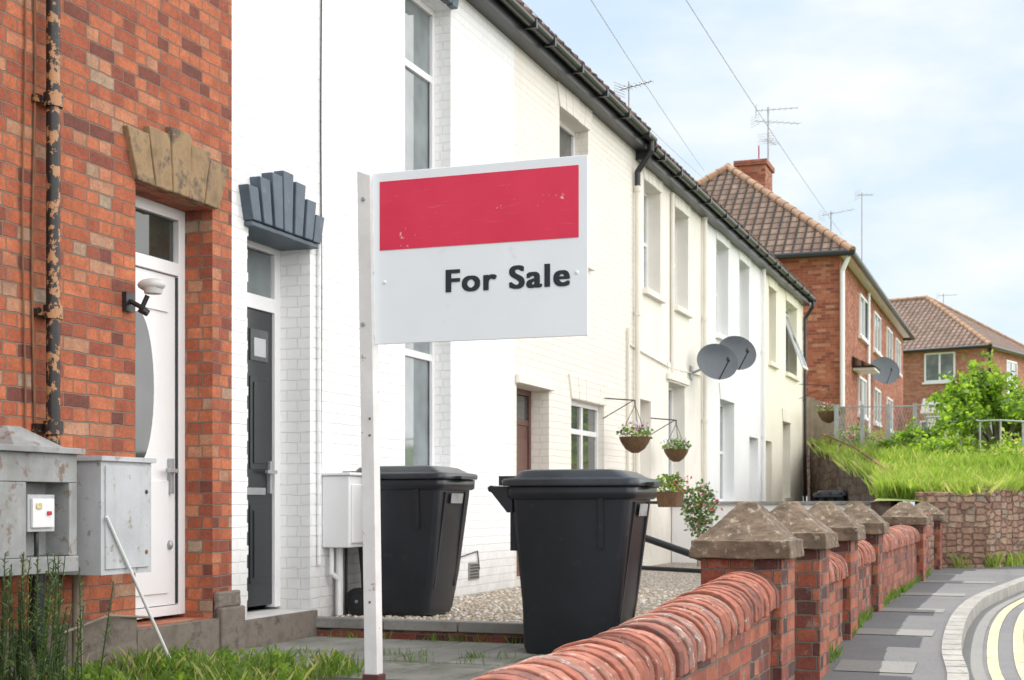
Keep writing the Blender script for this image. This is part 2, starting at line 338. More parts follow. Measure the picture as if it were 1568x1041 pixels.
def lintel(mb,a,b,z,h,n,mat,proud=.02,splay=.1,count=5,gap=.006,tops=None,flat=True,depth=.1):
    for i in range(count):
        u0=i/count; u1=(i+1)/count
        bs0=a+(b-a)*u0+gap/2; bs1=a+(b-a)*u1-gap/2
        ts0=a-splay+(b-a+2*splay)*u0+gap/2; ts1=a-splay+(b-a+2*splay)*u1-gap/2
        hh=tops[i] if tops else h
        k=hh/h
        t0=bs0+(ts0-bs0)*k; t1=bs1+(ts1-bs1)*k
        y0=n-proud-(.004*((i*7)%3)); y1=n+depth
        mb.hexa([(bs0,y0,z),(bs1,y0,z),(bs1,y1,z),(bs0,y1,z)],[(t0,y0,z+hh),(t1,y0,z+hh),(t1,y1,z+hh),(t0,y1,z+hh)],mat)
RN=8.6; RZ=8.9
def house(name,s0,s1,ze,ops,wall,rmat=None,linmat=None,sillmat=None,gables=(False,False)):
    e=empty(name); w=MB(); facade(w,s0,s1,-.05,ze+.12,D,ops,wall,rmat)
    back=12.3
    w.face([(s1,back,-.05),(s0,back,-.05),(s0,back,ze),(s1,back,ze)],wall)
    for k,s in enumerate((s0,s1)):
        ss=s+(.002 if k==0 else -.002)
        w.face([(ss,D,-.05),(ss,back,-.05),(ss,back,ze),(ss,RN,RZ-.1),(ss,D,ze)],wall)
    w.build("walls",e)
    r=MB(); zf=ze-.04
    a0=s0; a1=s1+ (.06 if gables[1] else 0)
    for (p,q) in (((D-.22,zf-.02),(RN,RZ)),((back+.2,zf-.02),(RN,RZ))):
        r.hexa([(a0,p[0],p[1]),(a1,p[0],p[1]),(a1,q[0],q[1]),(a0,q[0],q[1])],[(a0,p[0],p[1]+.06),(a1,p[0],p[1]+.06),(a1,q[0],q[1]+.06),(a0,q[0],q[1]+.06)],m_tileT)
    k=a0+.06
    while k<a1-.05:
        r.tube((k,D-.25,zf+.02),(k,D+.35,zf+.44),.042,.042,m_tileT,6); k+=.24
    r.tube((a0,RN,RZ+.05),(a1,RN,RZ+.05),.11,.11,m_ridge,8)
    r.build("roof",e)
    g=MB()
    g.box(a0,a1,D-.17,D-.004,zf-.17,zf-.03,m_black)
    prof=[(math.cos(t)*.062,math.sin(t)*.062) for t in [math.pi+math.pi*i/8 for i in range(9)]]+[(.055,0),(-.055,0)]
    g.prism([(a0,D-.235+p[0],zf-.03+p[1]) for p in prof],(a1-a0,0,0),m_black)
    k=a0+.4
    while k<a1: g.box(k-.02,k+.02,D-.305,D-.17,zf-.105,zf-.02,m_black); k+=.95
    g.build("gutter",e)
    fr=MB(); gl=MB(); tr=MB()
    for o in ops:
        a,b,c,d,dep,kind,style,gm=o
        n=D+dep
        if kind=='w':
            window(fr,gl,a,b,c,d,n,style,gm)
            if sillmat: tr.box(a-.06,b+.06,D-.07,n-.001,c-.075,c+.006,sillmat)
            if linmat: lintel(tr,a-.01,b+.01,d+.003,.27,D,linmat,.02,.11,5)
    if fr.v: fr.build("window_frames",e,.004); gl.build("window_panes",e)
    if tr.v: tr.build("lintels_and_sills",e,.006)
    return e
U='w'
e1=house("brick_terraced_house",1.5,8.0,5.86,[(6.95,7.77,.34,2.91,.2,'d','',None),(3.0,4.1,1.2,2.9,.15,U,'vent',m_glass),(3.0,4.1,3.75,5.4,.15,U,'vent',m_glass)],m_brick,sillmat=m_sandstone,linmat=m_sandstone)
e2=house("white_terraced_house",8.0,13.33,5.86,[(8.19,9.06,.30,2.91,.24,'d','',None),(10.7,11.68,1.25,2.9,.15,U,'vent',m_glassL),(10.7,11.68,3.55,5.45,.15,U,'vent',m_glassL)],m_white,sillmat=m_whitepaint)
e3=house("cream_terraced_house",13.33,17.95,5.86,[(13.40,14.42,.30,2.27,.2,'d','',None),(15.2,16.5,1.15,2.24,.07,U,'mullvent',m_glass),(14.78,15.85,3.85,5.40,.16,U,'sash',m_glass)],m_cream,linmat=m_cream,sillmat=m_cream)
e4=house("stone_coloured_terraced_house",17.95,22.0,5.75,[(18.1,18.75,.30,2.45,.2,'d','',None),(19.75,20.75,1.2,2.8,.18,U,'sash',m_glassL),(18.38,19.28,3.93,5.38,.18,U,'sash',m_glassL),(20.12,20.98,3.93,5.36,.18,U,'sash',m_glassL)],m_cream2,linmat=m_cream2,sillmat=m_cream2)
e5=house("off_white_terraced_house",22.0,27.2,5.75,[(25.9,26.8,.30,2.3,.15,'d','',None),(23.3,24.5,1.1,2.8,.18,U,'sash',m_glassL),(23.0,24.0,3.85,5.40,.18,U,'sash',m_glassL),(24.95,25.9,3.85,5.38,.18,U,'sash',m_glassL)],m_offw,linmat=m_offw,sillmat=m_offw)
e6=house("pale_yellow_terraced_house",27.2,32.4,5.75,[(27.5,28.3,.30,2.3,.15,'d','',None),(29.6,30.6,1.2,2.78,.18,U,'sash',m_glassL),(27.95,28.8,3.86,5.34,.18,U,'sash',m_glassL),(30.0,31.5,3.83,5.34,.18,U,'mull',m_glassL)],m_yell,linmat=m_yell,sillmat=m_yell,gables=(False,True))

t=MB(); lintel(t,6.93,7.80,2.915,.34,D,m_sandstone,.035,.13,5,.008,[.29,.34,.39,.34,.29],depth=.26); roughen(t.build("door_arch",e1,.008),2,.012)
d=MB(); n=D+.2
d.box(6.95,7.77,n,n+.07,2.84,2.91,m_upvc); d.box(6.95,7.02,n,n+.07,.36,2.84,m_upvc); d.box(7.70,7.77,n,n+.07,.36,2.84,m_upvc)
d.box(7.02,7.70,n,n+.07,2.49,2.57,m_upvc); d.box(7.02,7.70,n+.004,n+.07,.36,.42,m_upvc)
d.box(7.03,7.69,n+.02,n+.06,.425,2.485,m_upvc)
d.box(7.03,7.69,n+.035,n+.05,2.58,2.835,m_glassD)
d.box(7.685,7.70,n+.006,n+.02,.43,2.48,m_black)
for zz in ((.5,1.2),(2.25,2.42)):
    d.box(7.12,7.6,n+.008,n+.02,zz[0],zz[1],m_upvc)
def oval(a,b,y,cs=7.27,cz=1.76,n_=36): return [(cs+a*math.cos(2*math.pi*i/n_),y,cz+b*math.sin(2*math.pi*i/n_)) for i in range(n_)]
d.prism(oval(.20,.50,n+.008),(0,.012,0),m_upvc); d.prism(oval(.165,.46,n+.003),(0,.006,0),m_glass)
d.box(7.60,7.635,n-.01,n+.02,1.12,1.34,m_galv); d.box(7.52,7.63,n-.045,n-.02,1.25,1.275,m_galv); d.ball((7.60,n,.80),(.02,.02,.03),m_galv)
d.box(6.90,7.775,D-.05,n+.1,.10,.337,m_plinth)
d.build("front_door",e1,.004)
p=MB(); p.box(7.775,8.06,D-.07,D-.003,.05,.40,m_plinth); p.box(7.775,8.04,D-.045,D-.003,.40,.50,m_plinth)
p.box(1.5,6.90,D-.05,D-.003,.05,.42,m_plinth); roughen(p.build("plinth",e1,.012),3,.014)
g=MB(); g.path([(6.12,D-.075,5.6),(6.12,D-.075,.95)],.036,m_peel,12)
for z in (1.45,2.05,3.15,4.3): g.tube((6.12,D-.075,z-.035),(6.12,D-.075,z+.035),.05,.05,m_peel,12); g.box(6.04,6.20,D-.04,D-.003,z-.02,z+.02,m_peel)
g.build("downpipe",e1)
g=MB()
for off,r in ((5.97,.006),(6.045,.007),(6.21,.005)):
    pts=[(off+.012*math.sin(z*3+off*9),D-.012,z) for z in [1.25+.2*i for i in range(22)]]
    g.path(pts,r,m_rust,6)
g.build("wall_cables",e1)
t=MB(); z=.42
while z<2.85:
    t.box(8.191,8.202+.012*R.random(),D+.002,D+.1,z,z+.062,m_white); z+=.15
t.build("jamb_brickwork",e2,.004)
t=MB(); lintel(t,8.13,9.10,2.915,.34,D,m_bluegrey,.075,.10,7,.03,[.22,.30,.36,.41,.37,.28,.20],depth=.12)
t.box(8.15,9.08,D-.06,D+.24,2.88,2.912,m_bluegrey); t.build("door_arch",e2,.006)
t=MB(); lintel(t,10.66,11.72,5.455,.34,D,m_bluegrey,.06,.10,7,.03,[.22,.30,.36,.42,.37,.28,.20]); lintel(t,10.66,11.72,2.905,.34,D,m_bluegrey,.06,.10,7,.03,[.22,.30,.36,.42,.37,.28,.20]); t.build("window_arches",e2,.006)
d=MB(); n=D+.24
d.box(8.19,9.06,n,n+.07,2.84,2.905,m_upvc); d.box(8.19,8.26,n,n+.07,.32,2.84,m_upvc); d.box(8.98,9.06,n,n+.07,.32,2.84,m_upvc)
d.box(8.26,8.98,n,n+.07,2.42,2.52,m_upvc); d.box(8.27,8.97,n+.03,n+.045,2.53,2.83,m_glassL)
d.box(8.265,8.975,n+.02,n+.06,.34,2.415,m_blackdoor)
for (a,b) in ((8.34,8.58),(8.66,8.90)):
    for (c,dd) in ((.5,1.05),(1.3,1.95)):
        d.box(a,b,n+.012,n+.02,c,dd,m_blackdoor); d.box(a+.04,b-.04,n+.004,n+.012,c+.04,dd-.04,m_blackdoor)
d.box(8.66,8.90,n+.008,n+.02,2.06,2.28,m_glass); d.box(8.70,8.86,n+.004,n+.008,2.09,2.22,m_grey2)
d.box(8.60,8.86,n+.005,n+.02,1.12,1.17,m_galv); d.box(8.90,8.93,n-.01,n+.02,1.13,1.36,m_galv); d.box(8.80,8.93,n-.05,n-.025,1.27,1.295,m_galv)
d.box(8.06,9.12,D-.03,n+.1,.08,.295,m_plinth)
d.build("front_door",e2,.004)
g=MB(); g.path([(9.21+.006*math.sin(k),D-.01,5.7-k*.4) for k in range(12)],.006,m_black,6)
g.path([(9.16,D-.02,2.95),(9.16,D-.02,.62)],.016,m_white,8)
g.path([(9.9,D-.01,.62),(10.6,D-.01,.60),(11.2,D-.012,.61),(11.9,D-.01,.58),(12.3,D-.012,.62),(12.35,D-.012,.45)],.006,m_black,6)
g.build("wall_cable",e2)
b=MB(); b.box(9.24,9.80,D-.22,D-.002,.74,1.26,m_upvc); b.box(9.27,9.77,D-.235,D-.22,.77,1.20,m_upvc); b.box(9.22,9.82,D-.24,D-.002,1.262,1.285,m_upvc)
b.build("gas_meter_box",e2,.012)
b=MB(); b.path([(9.30,D-.05,.74),(9.30,D-.05,.55),(9.36,D-.08,.50),(9.36,D-.08,.24)],.018,m_upvc); b.path([(9.42,D-.05,.74),(9.42,D-.05,.24)],.03,m_upvc); b.path([(9.55,D-.04,.74),(9.55,D-.04,.24)],.012,m_black); b.build("meter_pipes",e2)
b=MB(); b.box(12.1,12.35,D-.012,D-.002,.36,.52,m_conc)
for i in range(5): b.box(12.12,12.33,D-.016,D-.011,.375+i*.028,.389+i*.028,m_black)
b.build("air_brick",e2)
def simpledoor(e,a,b,z0,z1,n,mat,fr=m_upvc,fan=True):
    d=MB(); d.box(a,b,n,n+.07,z1-.06,z1,fr); d.box(a,a+.06,n,n+.07,z0,z1-.06,fr); d.box(b-.06,b,n,n+.07,z0,z1-.06,fr)
    zt=z1-.06
    if fan: d.box(a+.06,b-.06,n+.01,n+.07,zt-.32,zt-.26,fr); d.box(a+.06,b-.06,n+.03,n+.05,zt-.26,zt,m_glass); zt-=.32
    d.box(a+.06,b-.06,n+.02,n+.06,z0,zt,mat)
    w=(b-a-.12)/2
    for i in (0,1):
        for (c,dd) in ((z0+.15,z0+.75),(z0+.95,zt-.15)):
            d.box(a+.06+i*w+.06,a+.06+(i+1)*w-.05,n+.01,n+.02,c,dd,mat)
    d.build("front_door",e,.004)
simpledoor(e3,13.40,14.42,.3,2.27,D+.2,m_brown,m_brown)
simpledoor(e4,18.1,18.75,.3,2.45,D+.2,m_upvc); simpledoor(e5,25.9,26.8,.3,2.3,D+.15,m_upvc); simpledoor(e6,27.5,28.3,.3,2.3,D+.15,m_brown)
t=MB(); t.box(13.36,14.50,D-.05,D-.002,2.272,2.36,m_cream2); t.build("door_hood",e3,.005)
t=MB(); t.box(19.6,20.9,D-.05,D-.002,2.83,2.92,m_cream2); t.build("window_hood",e4,.005)
def downpipe(e,s,z1,mat,z0=.25,neck=None,r=.035):
    g=MB(); y=D-.055
    if neck:
        g.path([(s,D-.235,z1+.0),(s,D-.235,z1-.16),(s,y,z1-.42),(s,y,z1-.6)],.04,neck,10); z1-=.55
    g.path([(s,y,z1),(s,y,z0)],r,mat,10)
    z=z1-.1
    while z>z0: g.tube((s,y,z-.03),(s,y,z+.03),r*1.3,r*1.3,mat,10); z-=1.6
    g.build("downpipe",e)
downpipe(e3,17.85,5.78,m_creampipe,neck=m_black); downpipe(e4,21.9,5.66,m_creampipe); downpipe(e5,27.1,5.66,m_offw); downpipe(e6,32.3,5.66,m_black,neck=m_black)
g=MB(); g.path([(19.85,D-.03,5.5),(19.85,D-.03,2.9)],.03,m_creampipe); g.path([(17.5,D-.03,3.3),(17.5,D-.03,1.2)],.02,m_creampipe)
g.path([(17.6,D-.02,3.1),(18.6,D-.02,3.05),(19.8,D-.02,3.0),(21.8,D-.02,3.06)],.012,m_creampipe,6); g.build("waste_pipes",e4)
w=MB(); M=Matrix.Translation((30.75,D-.02,4.6))@Matrix.Rotation(math.radians(-20),4,'X')
w.box(-.0,.7,-.02,.02,-.65,-.6,m_upvc,M); w.box(0,.7,-.02,.02,.6,.65,m_upvc,M); w.box(0,.05,-.02,.02,-.6,.6,m_upvc,M); w.box(.65,.7,-.02,.02,-.6,.6,m_upvc,M); w.box(.05,.65,-.005,.005,-.6,.6,m_glassL,M); w.build("open_casement",e6)

e=empty("security_light"); t=MB(); s=6.86
t.box(s-.04,s+.04,D-.03,D-.002,2.15,2.26,m_black); t.path([(s,D-.03,2.21),(s+.01,D-.10,2.17),(s+.02,D-.13,2.24)],.014,m_black)
t.ball((s+.03,D-.15,2.30),(.065,.085,.038),m_lamp); t.tube((s+.03,D-.16,2.25),(s+.03,D-.16,2.31),.048,.062,m_lamp,14); t.tube((s+.02,D-.08,2.17),(s+.04,D-.12,2.14),.025,.02,m_black)
t.build("lamp_head_and_bracket",e)
e=empty("electricity_meter_cabinet"); t=MB()
t.box(4.95,5.90,4.46,4.84,1.16,1.30,m_grey); t.box(4.93,5.93,4.43,4.845,1.30,1.33,m_grey)
t.box(4.95,5.52,4.46,4.84,.80,1.158,m_grey); t.box(5.52,5.86,4.60,4.84,.80,1.158,m_grey); t.box(5.84,5.90,4.46,4.84,.80,1.158,m_grey); t.box(4.95,5.90,4.45,4.84,.72,.798,m_grey)
t.box(5.58,5.78,4.50,4.6,.92,1.10,m_grey2)
t.box(5.60,5.76,4.485,4.5,.94,1.08,m_upvc); t.box(5.70,5.73,4.475,4.485,1.0,1.02,m_redf); t.box(5.62,5.66,4.478,4.485,1.03,1.06,m_yellow)
t.path([(5.68,4.53,.92),(5.68,4.53,.80)],.012,m_black)
t.hexa([(5.55,4.55,1.33),(5.95,4.55,1.33),(5.95,4.84,1.33),(5.55,4.84,1.33)],[(5.70,4.72,1.44),(5.80,4.72,1.44),(5.80,4.84,1.44),(5.70,4.84,1.44)],m_grey)
t.build("cabinet",e,.008)
e=empty("grey_service_box"); t=MB(); t.box(6.08,6.52,4.45,4.845,.69,1.275,m_grey2); t.box(6.06,6.54,4.43,4.846,1.275,1.30,m_grey2); t.box(6.11,6.49,4.44,4.45,.72,1.25,m_grey2)
t.ball((6.46,4.438,1.12),(.012,.006,.012),m_black); t.ball((6.46,4.438,.80),(.012,.006,.012),m_rust); t.build("box",e,.008)
t=MB(); t.path([(6.22,4.7,.69),(6.22,4.7,.12)],.028,m_wood); t.path([(5.9,4.7,.72),(5.9,4.7,.35),(5.98,4.7,.2)],.04,m_black); t.path([(6.0,4.62,.4),(6.6,4.78,.44),(7.0,4.79,.40)],.008,m_wood); t.build("service_pipes",e)
e=MB(); e.tube((6.10,4.43,.99),(6.72,4.42,.11),.008,.010,m_whitepaint,8); e.build("leaning_cane")

# ------------------------------------------------------------------ ground
def ribbon(mb,pairs,mat):
    for i in range(len(pairs)-1):
        (a,b,z),(c,dd,z2)=pairs[i],pairs[i+1]
        mb.face([(a[0],a[1],z),(b[0],b[1],z),(dd[0],dd[1],z2),(c[0],c[1],z2)],mat)
def smoothpts(P,k=5):
    out=[]
    for i in range(len(P)-1):
        p0=P[max(0,i-1)];p1=P[i];p2=P[i+1];p3=P[min(len(P)-1,i+2)]
        for j in range(k):
            t=j/k
            out.append(tuple(.5*((2*p1[q])+(-p0[q]+p2[q])*t+(2*p0[q]-5*p1[q]+4*p2[q]-p3[q])*t*t+(-p0[q]+3*p1[q]-3*p2[q]+p3[q])*t**3) for q in range(3)))
    out.append(P[-1]); return out
KP=smoothpts([(-6,.34,0),(2,.38,0),(6,.40,.03),(7.9,.42,.10),(8.9,.505,.17),(10,.537,.225),(11.3,.534,.25),(12.9,.477,.25),(14.7,.30,.25),(16.6,.08,.25),(18.2,-.25,.25),(20,-.95,.25),(22.8,-2.45,.25),(26.5,-4.9,.27),(33,-9.6,.4),(45,-18,.6)])
def pz(s):
    for i in range(len(KP)-1):
        if KP[i][0]<=s<=KP[i+1][0]: return KP[i][2]+(KP[i+1][2]-KP[i][2])*(s-KP[i][0])/(KP[i+1][0]-KP[i][0])
    return .25
def offs(P,dist,dz):
    o=[]
    for i,p in enumerate(P):
        a=P[max(0,i-1)]; b=P[min(len(P)-1,i+1)]; tx,ty=b[0]-a[0],b[1]-a[1]; l=math.hypot(tx,ty)
        o.append((p[0]+ty/l*dist,p[1]-tx/l*dist,p[2]+dz))
    return o
WL=[(-6,1.14),(18.4,1.14),(18.9,.95),(19.2,.52),(20.3,0.0),(23,-1.6),(27,-4.3),(33,-9),(45,-17.3)]
def wl(s):
    for i in range(len(WL)-1):
        if WL[i][0]<=s<=WL[i+1][0]:
            t=(s-WL[i][0])/(WL[i+1][0]-WL[i][0]); return WL[i][1]+(WL[i+1][1]-WL[i][1])*t
    return WL[-1][1]
g=MB(); ribbon(g,[((p[0],max(wl(p[0]),p[1]+.05)+.02),(p[0],p[1]),p[2]) for p in KP],m_pave); g.build("pavement")
def strip(mb,d0,d1,dz,mat):
    A=offs(KP,d0,dz); B=offs(KP,d1,dz)
    for i in range(len(A)-1): mb.face([A[i],B[i],B[i+1],A[i+1]],mat)
g=MB(); strip(g,-.004,.11,.012,m_kerb); A=offs(KP,.11,.012); B=offs(KP,.112,-.12)
for i in range(len(A)-1): g.face([A[i],B[i],B[i+1],A[i+1]],m_kerb)
g.build("kerb")
# dark joints between the kerb stones
g=MB(); A=offs(KP,-.004,.0145); B=offs(KP,.112,.0145)
for i in range(0,len(A)-1):
    for u in (0,.5):
        a=Vector(A[i]).lerp(Vector(A[i+1]),u); b=Vector(B[i]).lerp(Vector(B[i+1]),u); d_=(Vector(A[i+1])-Vector(A[i])).normalized()*.008
        if (Vector(A[i+1])-Vector(A[i])).length<.3 and u: continue
        g.face([a,b,b+d_,a+d_],m_soil)
g.build("kerb_joints")
g=MB(); strip(g,.10,6.2,-.09,m_road); g.build("road")
g=MB(); strip(g,.26,.325,-.085,m_yellow); strip(g,.42,.485,-.085,m_yellow); g.build("yellow_line_markings")
g=MB(); strip(g,.112,.235,-.086,m_slab); g.build("road_gutter_channel")
g=MB(); strip(g,6.1,7.7,.02,m_slab); A=offs(KP,6.1,.02); B=offs(KP,6.1,-.12)
for i in range(len(A)-1): g.face([A[i],B[i],B[i+1],A[i+1]],m_kerb)
g.build("far_pavement")
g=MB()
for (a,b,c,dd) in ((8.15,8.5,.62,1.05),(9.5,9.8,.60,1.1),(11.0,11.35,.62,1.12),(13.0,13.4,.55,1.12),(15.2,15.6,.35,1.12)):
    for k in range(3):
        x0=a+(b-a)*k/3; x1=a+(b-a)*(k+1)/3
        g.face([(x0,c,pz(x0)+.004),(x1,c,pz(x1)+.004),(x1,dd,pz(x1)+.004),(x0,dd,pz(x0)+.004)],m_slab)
g.build("pavement_pale_patches")  # paler flush sheets laid across the pavement
g=MB(); g.face([(-400,-400,-.14),(900,-400,-.14),(900,500,-.14),(-400,500,-.14)],m_ground); g.build("ground")
g=MB(); g.box(-2,20.0,1.36,4.86,-.1,.10,m_path); g.box(19.9,33,1.2,4.86,-.1,.22,m_path)
for k in range(9): g.box(6.9+.03,6.9+.85,1.4+k*.38,1.4+k*.38+.365,.10,.115,m_path) ; g.box(7.8,9.05,1.4+k*.38,1.4+k*.38+.365,.10,.113,m_path)
g.build("garden_path",None,.004)
g=MB(); g.box(2,6.85,3.0,4.83,.0,.125,m_soil); g.build("garden_soil")
g=MB(); g.box(9.17,19.9,1.42,4.845,.0,.225,m_gravel); g.build("gravel_bed")
g=MB()
for k in range(6): g.box(9.09,9.20,1.45+k*.57,1.45+k*.57+.56,.17,.245,m_conc)
g.box(9.11,9.18,1.45,4.84,.1,.168,m_brick_gw); g.build("gravel_bed_edging",None,.008)
g=MB()
for i in range(3600):
    s=9.24+R.random()**1.4*4.2; n=2.0+R.random()*2.8; r=.008+R.random()*.014
    M=Matrix.Rotation(R.random()*6,3,'Z')
    g.ball((s,n,.225),(r*1.3,r,r*.7),R.choice(m_peb),3,5,M)
g.build("gravel_pebbles")

# ------------------------------------------------------------------ boundary wall
def ztop(s): return .62+.02*(s-3)/1.5 if s<4.5 else .64+(s-4.5)*.052
def coping(mb,s0,s1,zf,nc=1.25,hw=.155,hz=.125):
    s=s0; prof=lambda sc,z:[( nc+hw*sc*x, z-hz+hz*sc*y) for (x,y) in [(-1,-.35),(-1,.05)]+[(-math.cos(a),.05+.95*math.sin(a)) for a in [math.pi*i/12 for i in range(1,12)]]+[(1,.05),(1,-.35)]]
    k=0
    while s<s1-.03:
        th=.060+R.random()*.007; z=zf(s)+R.uniform(-.005,.005); tl=R.uniform(-.006,.006); sc=R.uniform(.975,1.03)
        pts=prof(sc,z); c=R.choices(m_cop,[4,3,3,2,4])[0]
        mb.prism([(s+tl,p[0]+R.uniform(-.003,.003),p[1]+R.uniform(-.002,.002)) for p in pts],(th,R.uniform(-.004,.004),R.uniform(-.003,.003)),c)
        if k%3==0:
            e=min(s+3*.078,s1); q=prof(.92,zf((s+e)/2)-.008)
            mb.prism([(s,p[0],p[1]) for p in q],(e-s,0,zf(e)-zf(s)),m_grout)
        s+=th+.010; k+=1
def pier(name,sc,zb=.0,zt=.80,w=.38,nc=1.27,peak=1.07):
    e=empty(name); t=MB(); h=w/2; t.box(sc-h,sc+h,nc-h,nc+h,zb-.15,zt,m_brick_gw); t.build("brick_shaft",e,.006)
    c=MB(); a=h+.045
    j=lambda:R.uniform(-.008,.008)
    B=[(sc-a+j(),nc-a+j(),zt+.001),(sc+a+j(),nc-a+j(),zt+.001),(sc+a,nc+a,zt+.001),(sc-a,nc+a,zt+.001)]
    T=[(x+(sc-x)*.03,y+(nc-y)*.03,zt+.085+j()) for x,y,z in B]
    T2=[(sc+(x-sc)*.90,nc+(y-nc)*.90,z+.006) for x,y,z in T]
    mid=[(sc+(x-sc)*.54,nc+(y-nc)*.54,zt+.175+j()) for x,y,z in T]; top=[(sc+(x-sc)*.17,nc+(y-nc)*.17,peak-.008+j()*.5) for x,y,z in T]
    rings=[B,T,T2,mid,top]
    vs=[p for r_ in rings for p in r_]
    fs=[(3,2,1,0)]+[(i*4+k,i*4+(k+1)%4,(i+1)*4+(k+1)%4,(i+1)*4+k) for i in range(4) for k in range(4)]+[(16,17,18,19)]
    c.faces(vs,fs,m_stone_cap); roughen(c.build("cap_stone",e,.006),4,.016)
PS=[6.76,8.02,9.42,11.15,15.6,18.5]
for k,s in enumerate(PS): pier("stone_capped_brick_pier",s,0,.80+.01*k,peak=1.07+.004*k, w=.38 if k<4 else .42)
def bwall(s0,s1,zf,n0=1.13,n1=1.37):
    e=empty("brick_garden_wall"); t=MB(); k=6
    for i in range(k):
        a=s0+(s1-s0)*i/k; b=s0+(s1-s0)*(i+1)/k
        t.hexa([(a,n0,-.15),(b,n0,-.15),(b,n1,-.15),(a,n1,-.15)],[(a,n0,zf(a)-.15),(b,n0,zf(b)-.15),(b,n1,zf(b)-.15),(a,n1,zf(a)-.15)],m_brick_gw)
    t.build("brickwork",e); c=MB(); coping(c,s0,s1,zf); c.build("half_round_coping",e,.006)
bwall(1.6,6.565,ztop); bwall(8.215,9.22,lambda s:.76); bwall(9.615,10.95,lambda s:.80); bwall(11.35,15.38,lambda s:.84); bwall(15.82,17.2,lambda s:.86)

t=MB(); t.box(19.9,20.05,2.05,4.84,.2,1.05,m_offw); t.box(19.86,20.09,2.0,4.84,1.052,1.10,m_conc); t.build("rendered_garden_wall",None,.006)
t=MB(); t.path([(10.9,3.05,.85),(10.6,2.2,.60),(10.6,1.9,.56)],.028,m_black); t.path([(10.9,3.05,.56),(10.6,1.9,.53)],.018,m_black); t.path([(10.9,3.05,.2),(10.9,3.05,.9)],.025,m_black); t.path([(10.6,1.9,.2),(10.6,1.9,.58)],.022,m_black); t.build("black_metal_handrail")

# ------------------------------------------------------------------ wheelie bins
def bin_(s,n,z,rot,scale=1.0,wx=.27,wy=.30,wr=.10):
    e=empty("wheelie_bin"); M=Matrix.Translation((s,n,z))@Matrix.Rotation(rot,4,'Z')@Matrix.Scale(scale,4)
    b=MB()
    b.loft([(.01,0,.03,.225,.25,.05),(.05,0,.03,.235,.265,.05),(.30,0,.01,.248,.29,.045),(.86,0,0,.283,.345,.04),(.90,0,0,.285,.347,.04)],m_bin,M)
    b.loft([(.895,0,-.005,.292,.36,.045),(.905,0,-.005,.305,.375,.05),(.965,0,-.005,.308,.38,.05),(.97,0,-.005,.298,.37,.05)],m_bin,M)
    for x in (-.17,.17): b.hexa([M@Vector(p) for p in ((x-.015,-.268,.2),(x+.015,-.268,.2),(x+.015,-.24,.2),(x-.015,-.24,.2))],[M@Vector(p) for p in ((x-.015,-.36,.88),(x+.015,-.36,.88),(x+.015,-.33,.88),(x-.015,-.33,.88))],m_bin)
    for sx in (-1,1):
        b.hexa([M@Vector(p) for p in ((sx*.245,-.20,.62),(sx*.285,-.20,.62),(sx*.285,-.17,.62),(sx*.245,-.17,.62))],[M@Vector(p) for p in ((sx*.275,-.20,.90),(sx*.30,-.20,.90),(sx*.30,-.17,.90),(sx*.275,-.17,.90))],m_bin)
    b.box(-.22,.22,.25,.37,.60,.90,m_bin,M)
    b.build("body",e,0)
    l=MB()
    l.loft([(.972,0,0,.318,.40,.06),(1.0,0,0,.322,.405,.06),(1.012,0,0,.312,.395,.06),(1.02,0,.0,.27,.345,.05),(1.055,0,.02,.245,.30,.06),(1.066,0,.03,.20,.25,.06)],m_bin2,M)
    l.box(-.12,.12,-.45,-.395,.972,.992,m_bin2,M)
    for x in (-.2,0,.2): l.box(x-.02,x+.02,.30,.44,.975,1.03,m_bin2,M)
    l.build("lid",e)
    h=MB(); h.tube(M@Vector((-.27,.47,.955)),M@Vector((.27,.47,.955)),.022,.022,m_bin,10)
    for x in (-.26,.26,-.09,.09):
        h.hexa([M@Vector(p) for p in ((x-.02,.34,.82),(x+.02,.34,.82),(x+.02,.37,.82),(x-.02,.37,.82))],[M@Vector(p) for p in ((x-.02,.34,.97),(x+.02,.34,.97),(x+.02,.49,.965),(x-.02,.49,.965))],m_bin)
    h.build("handle",e)
    w=MB(); w.tube(M@Vector((-wx-.01,wy,wr)),M@Vector((wx+.01,wy,wr)),.012,.012,m_galv)
    for x in (-wx,wx-.04):
        w.tube(M@Vector((x,wy,wr)),M@Vector((x+.045,wy,wr)),wr,wr,m_rub,24); w.tube(M@Vector((x-.003,wy,wr)),M@Vector((x+.048,wy,wr)),wr*.55,wr*.55,m_bin,16)
    w.build("wheels",e)
    s_=MB(); s_.face([M@Vector(p) for p in ((-.10,-.358,.80),(.10,-.358,.80),(.10,-.367,.87),(-.10,-.367,.87))],m_grey); s_.build("label",e)
bin_(8.70,2.70,.10,math.radians(2),1.10,.20,.21,.075); bin_(9.78,4.38,.23,math.radians(-2),1.04); bin_(26,3.3,.24,math.radians(80))

# ------------------------------------------------------------------ for sale sign
e=empty("for_sale_sign"); t=MB()
SX=4.645
t.hexa([(SX,1.423,1.628),(SX+.008,1.423,1.628),(SX+.008,2.235,1.628),(SX,2.235,1.628)],[(SX,1.423,2.245),(SX+.008,1.423,2.245),(SX+.008,2.235,2.245),(SX,2.235,2.245)],m_stainW)
t.build("board",e,.002)
t=MB(); t.box(SX-.0025,SX-.0005,1.455,2.204,1.965,2.212,m_red); t.build("red_panel",e)
t=MB(); t.hexa([(SX-.02,2.206,.44),(SX+.03,2.206,.44),(SX+.03,2.256,.44),(SX-.02,2.256,.44)],[(SX-.02,2.234,2.235),(SX+.03,2.234,2.235),(SX+.03,2.286,2.255),(SX-.02,2.286,2.255)],m_post)
for z in (1.70,2.15): t.tube((SX-.026,2.26,z),(SX-.018,2.26,z),.008,.008,m_galv)
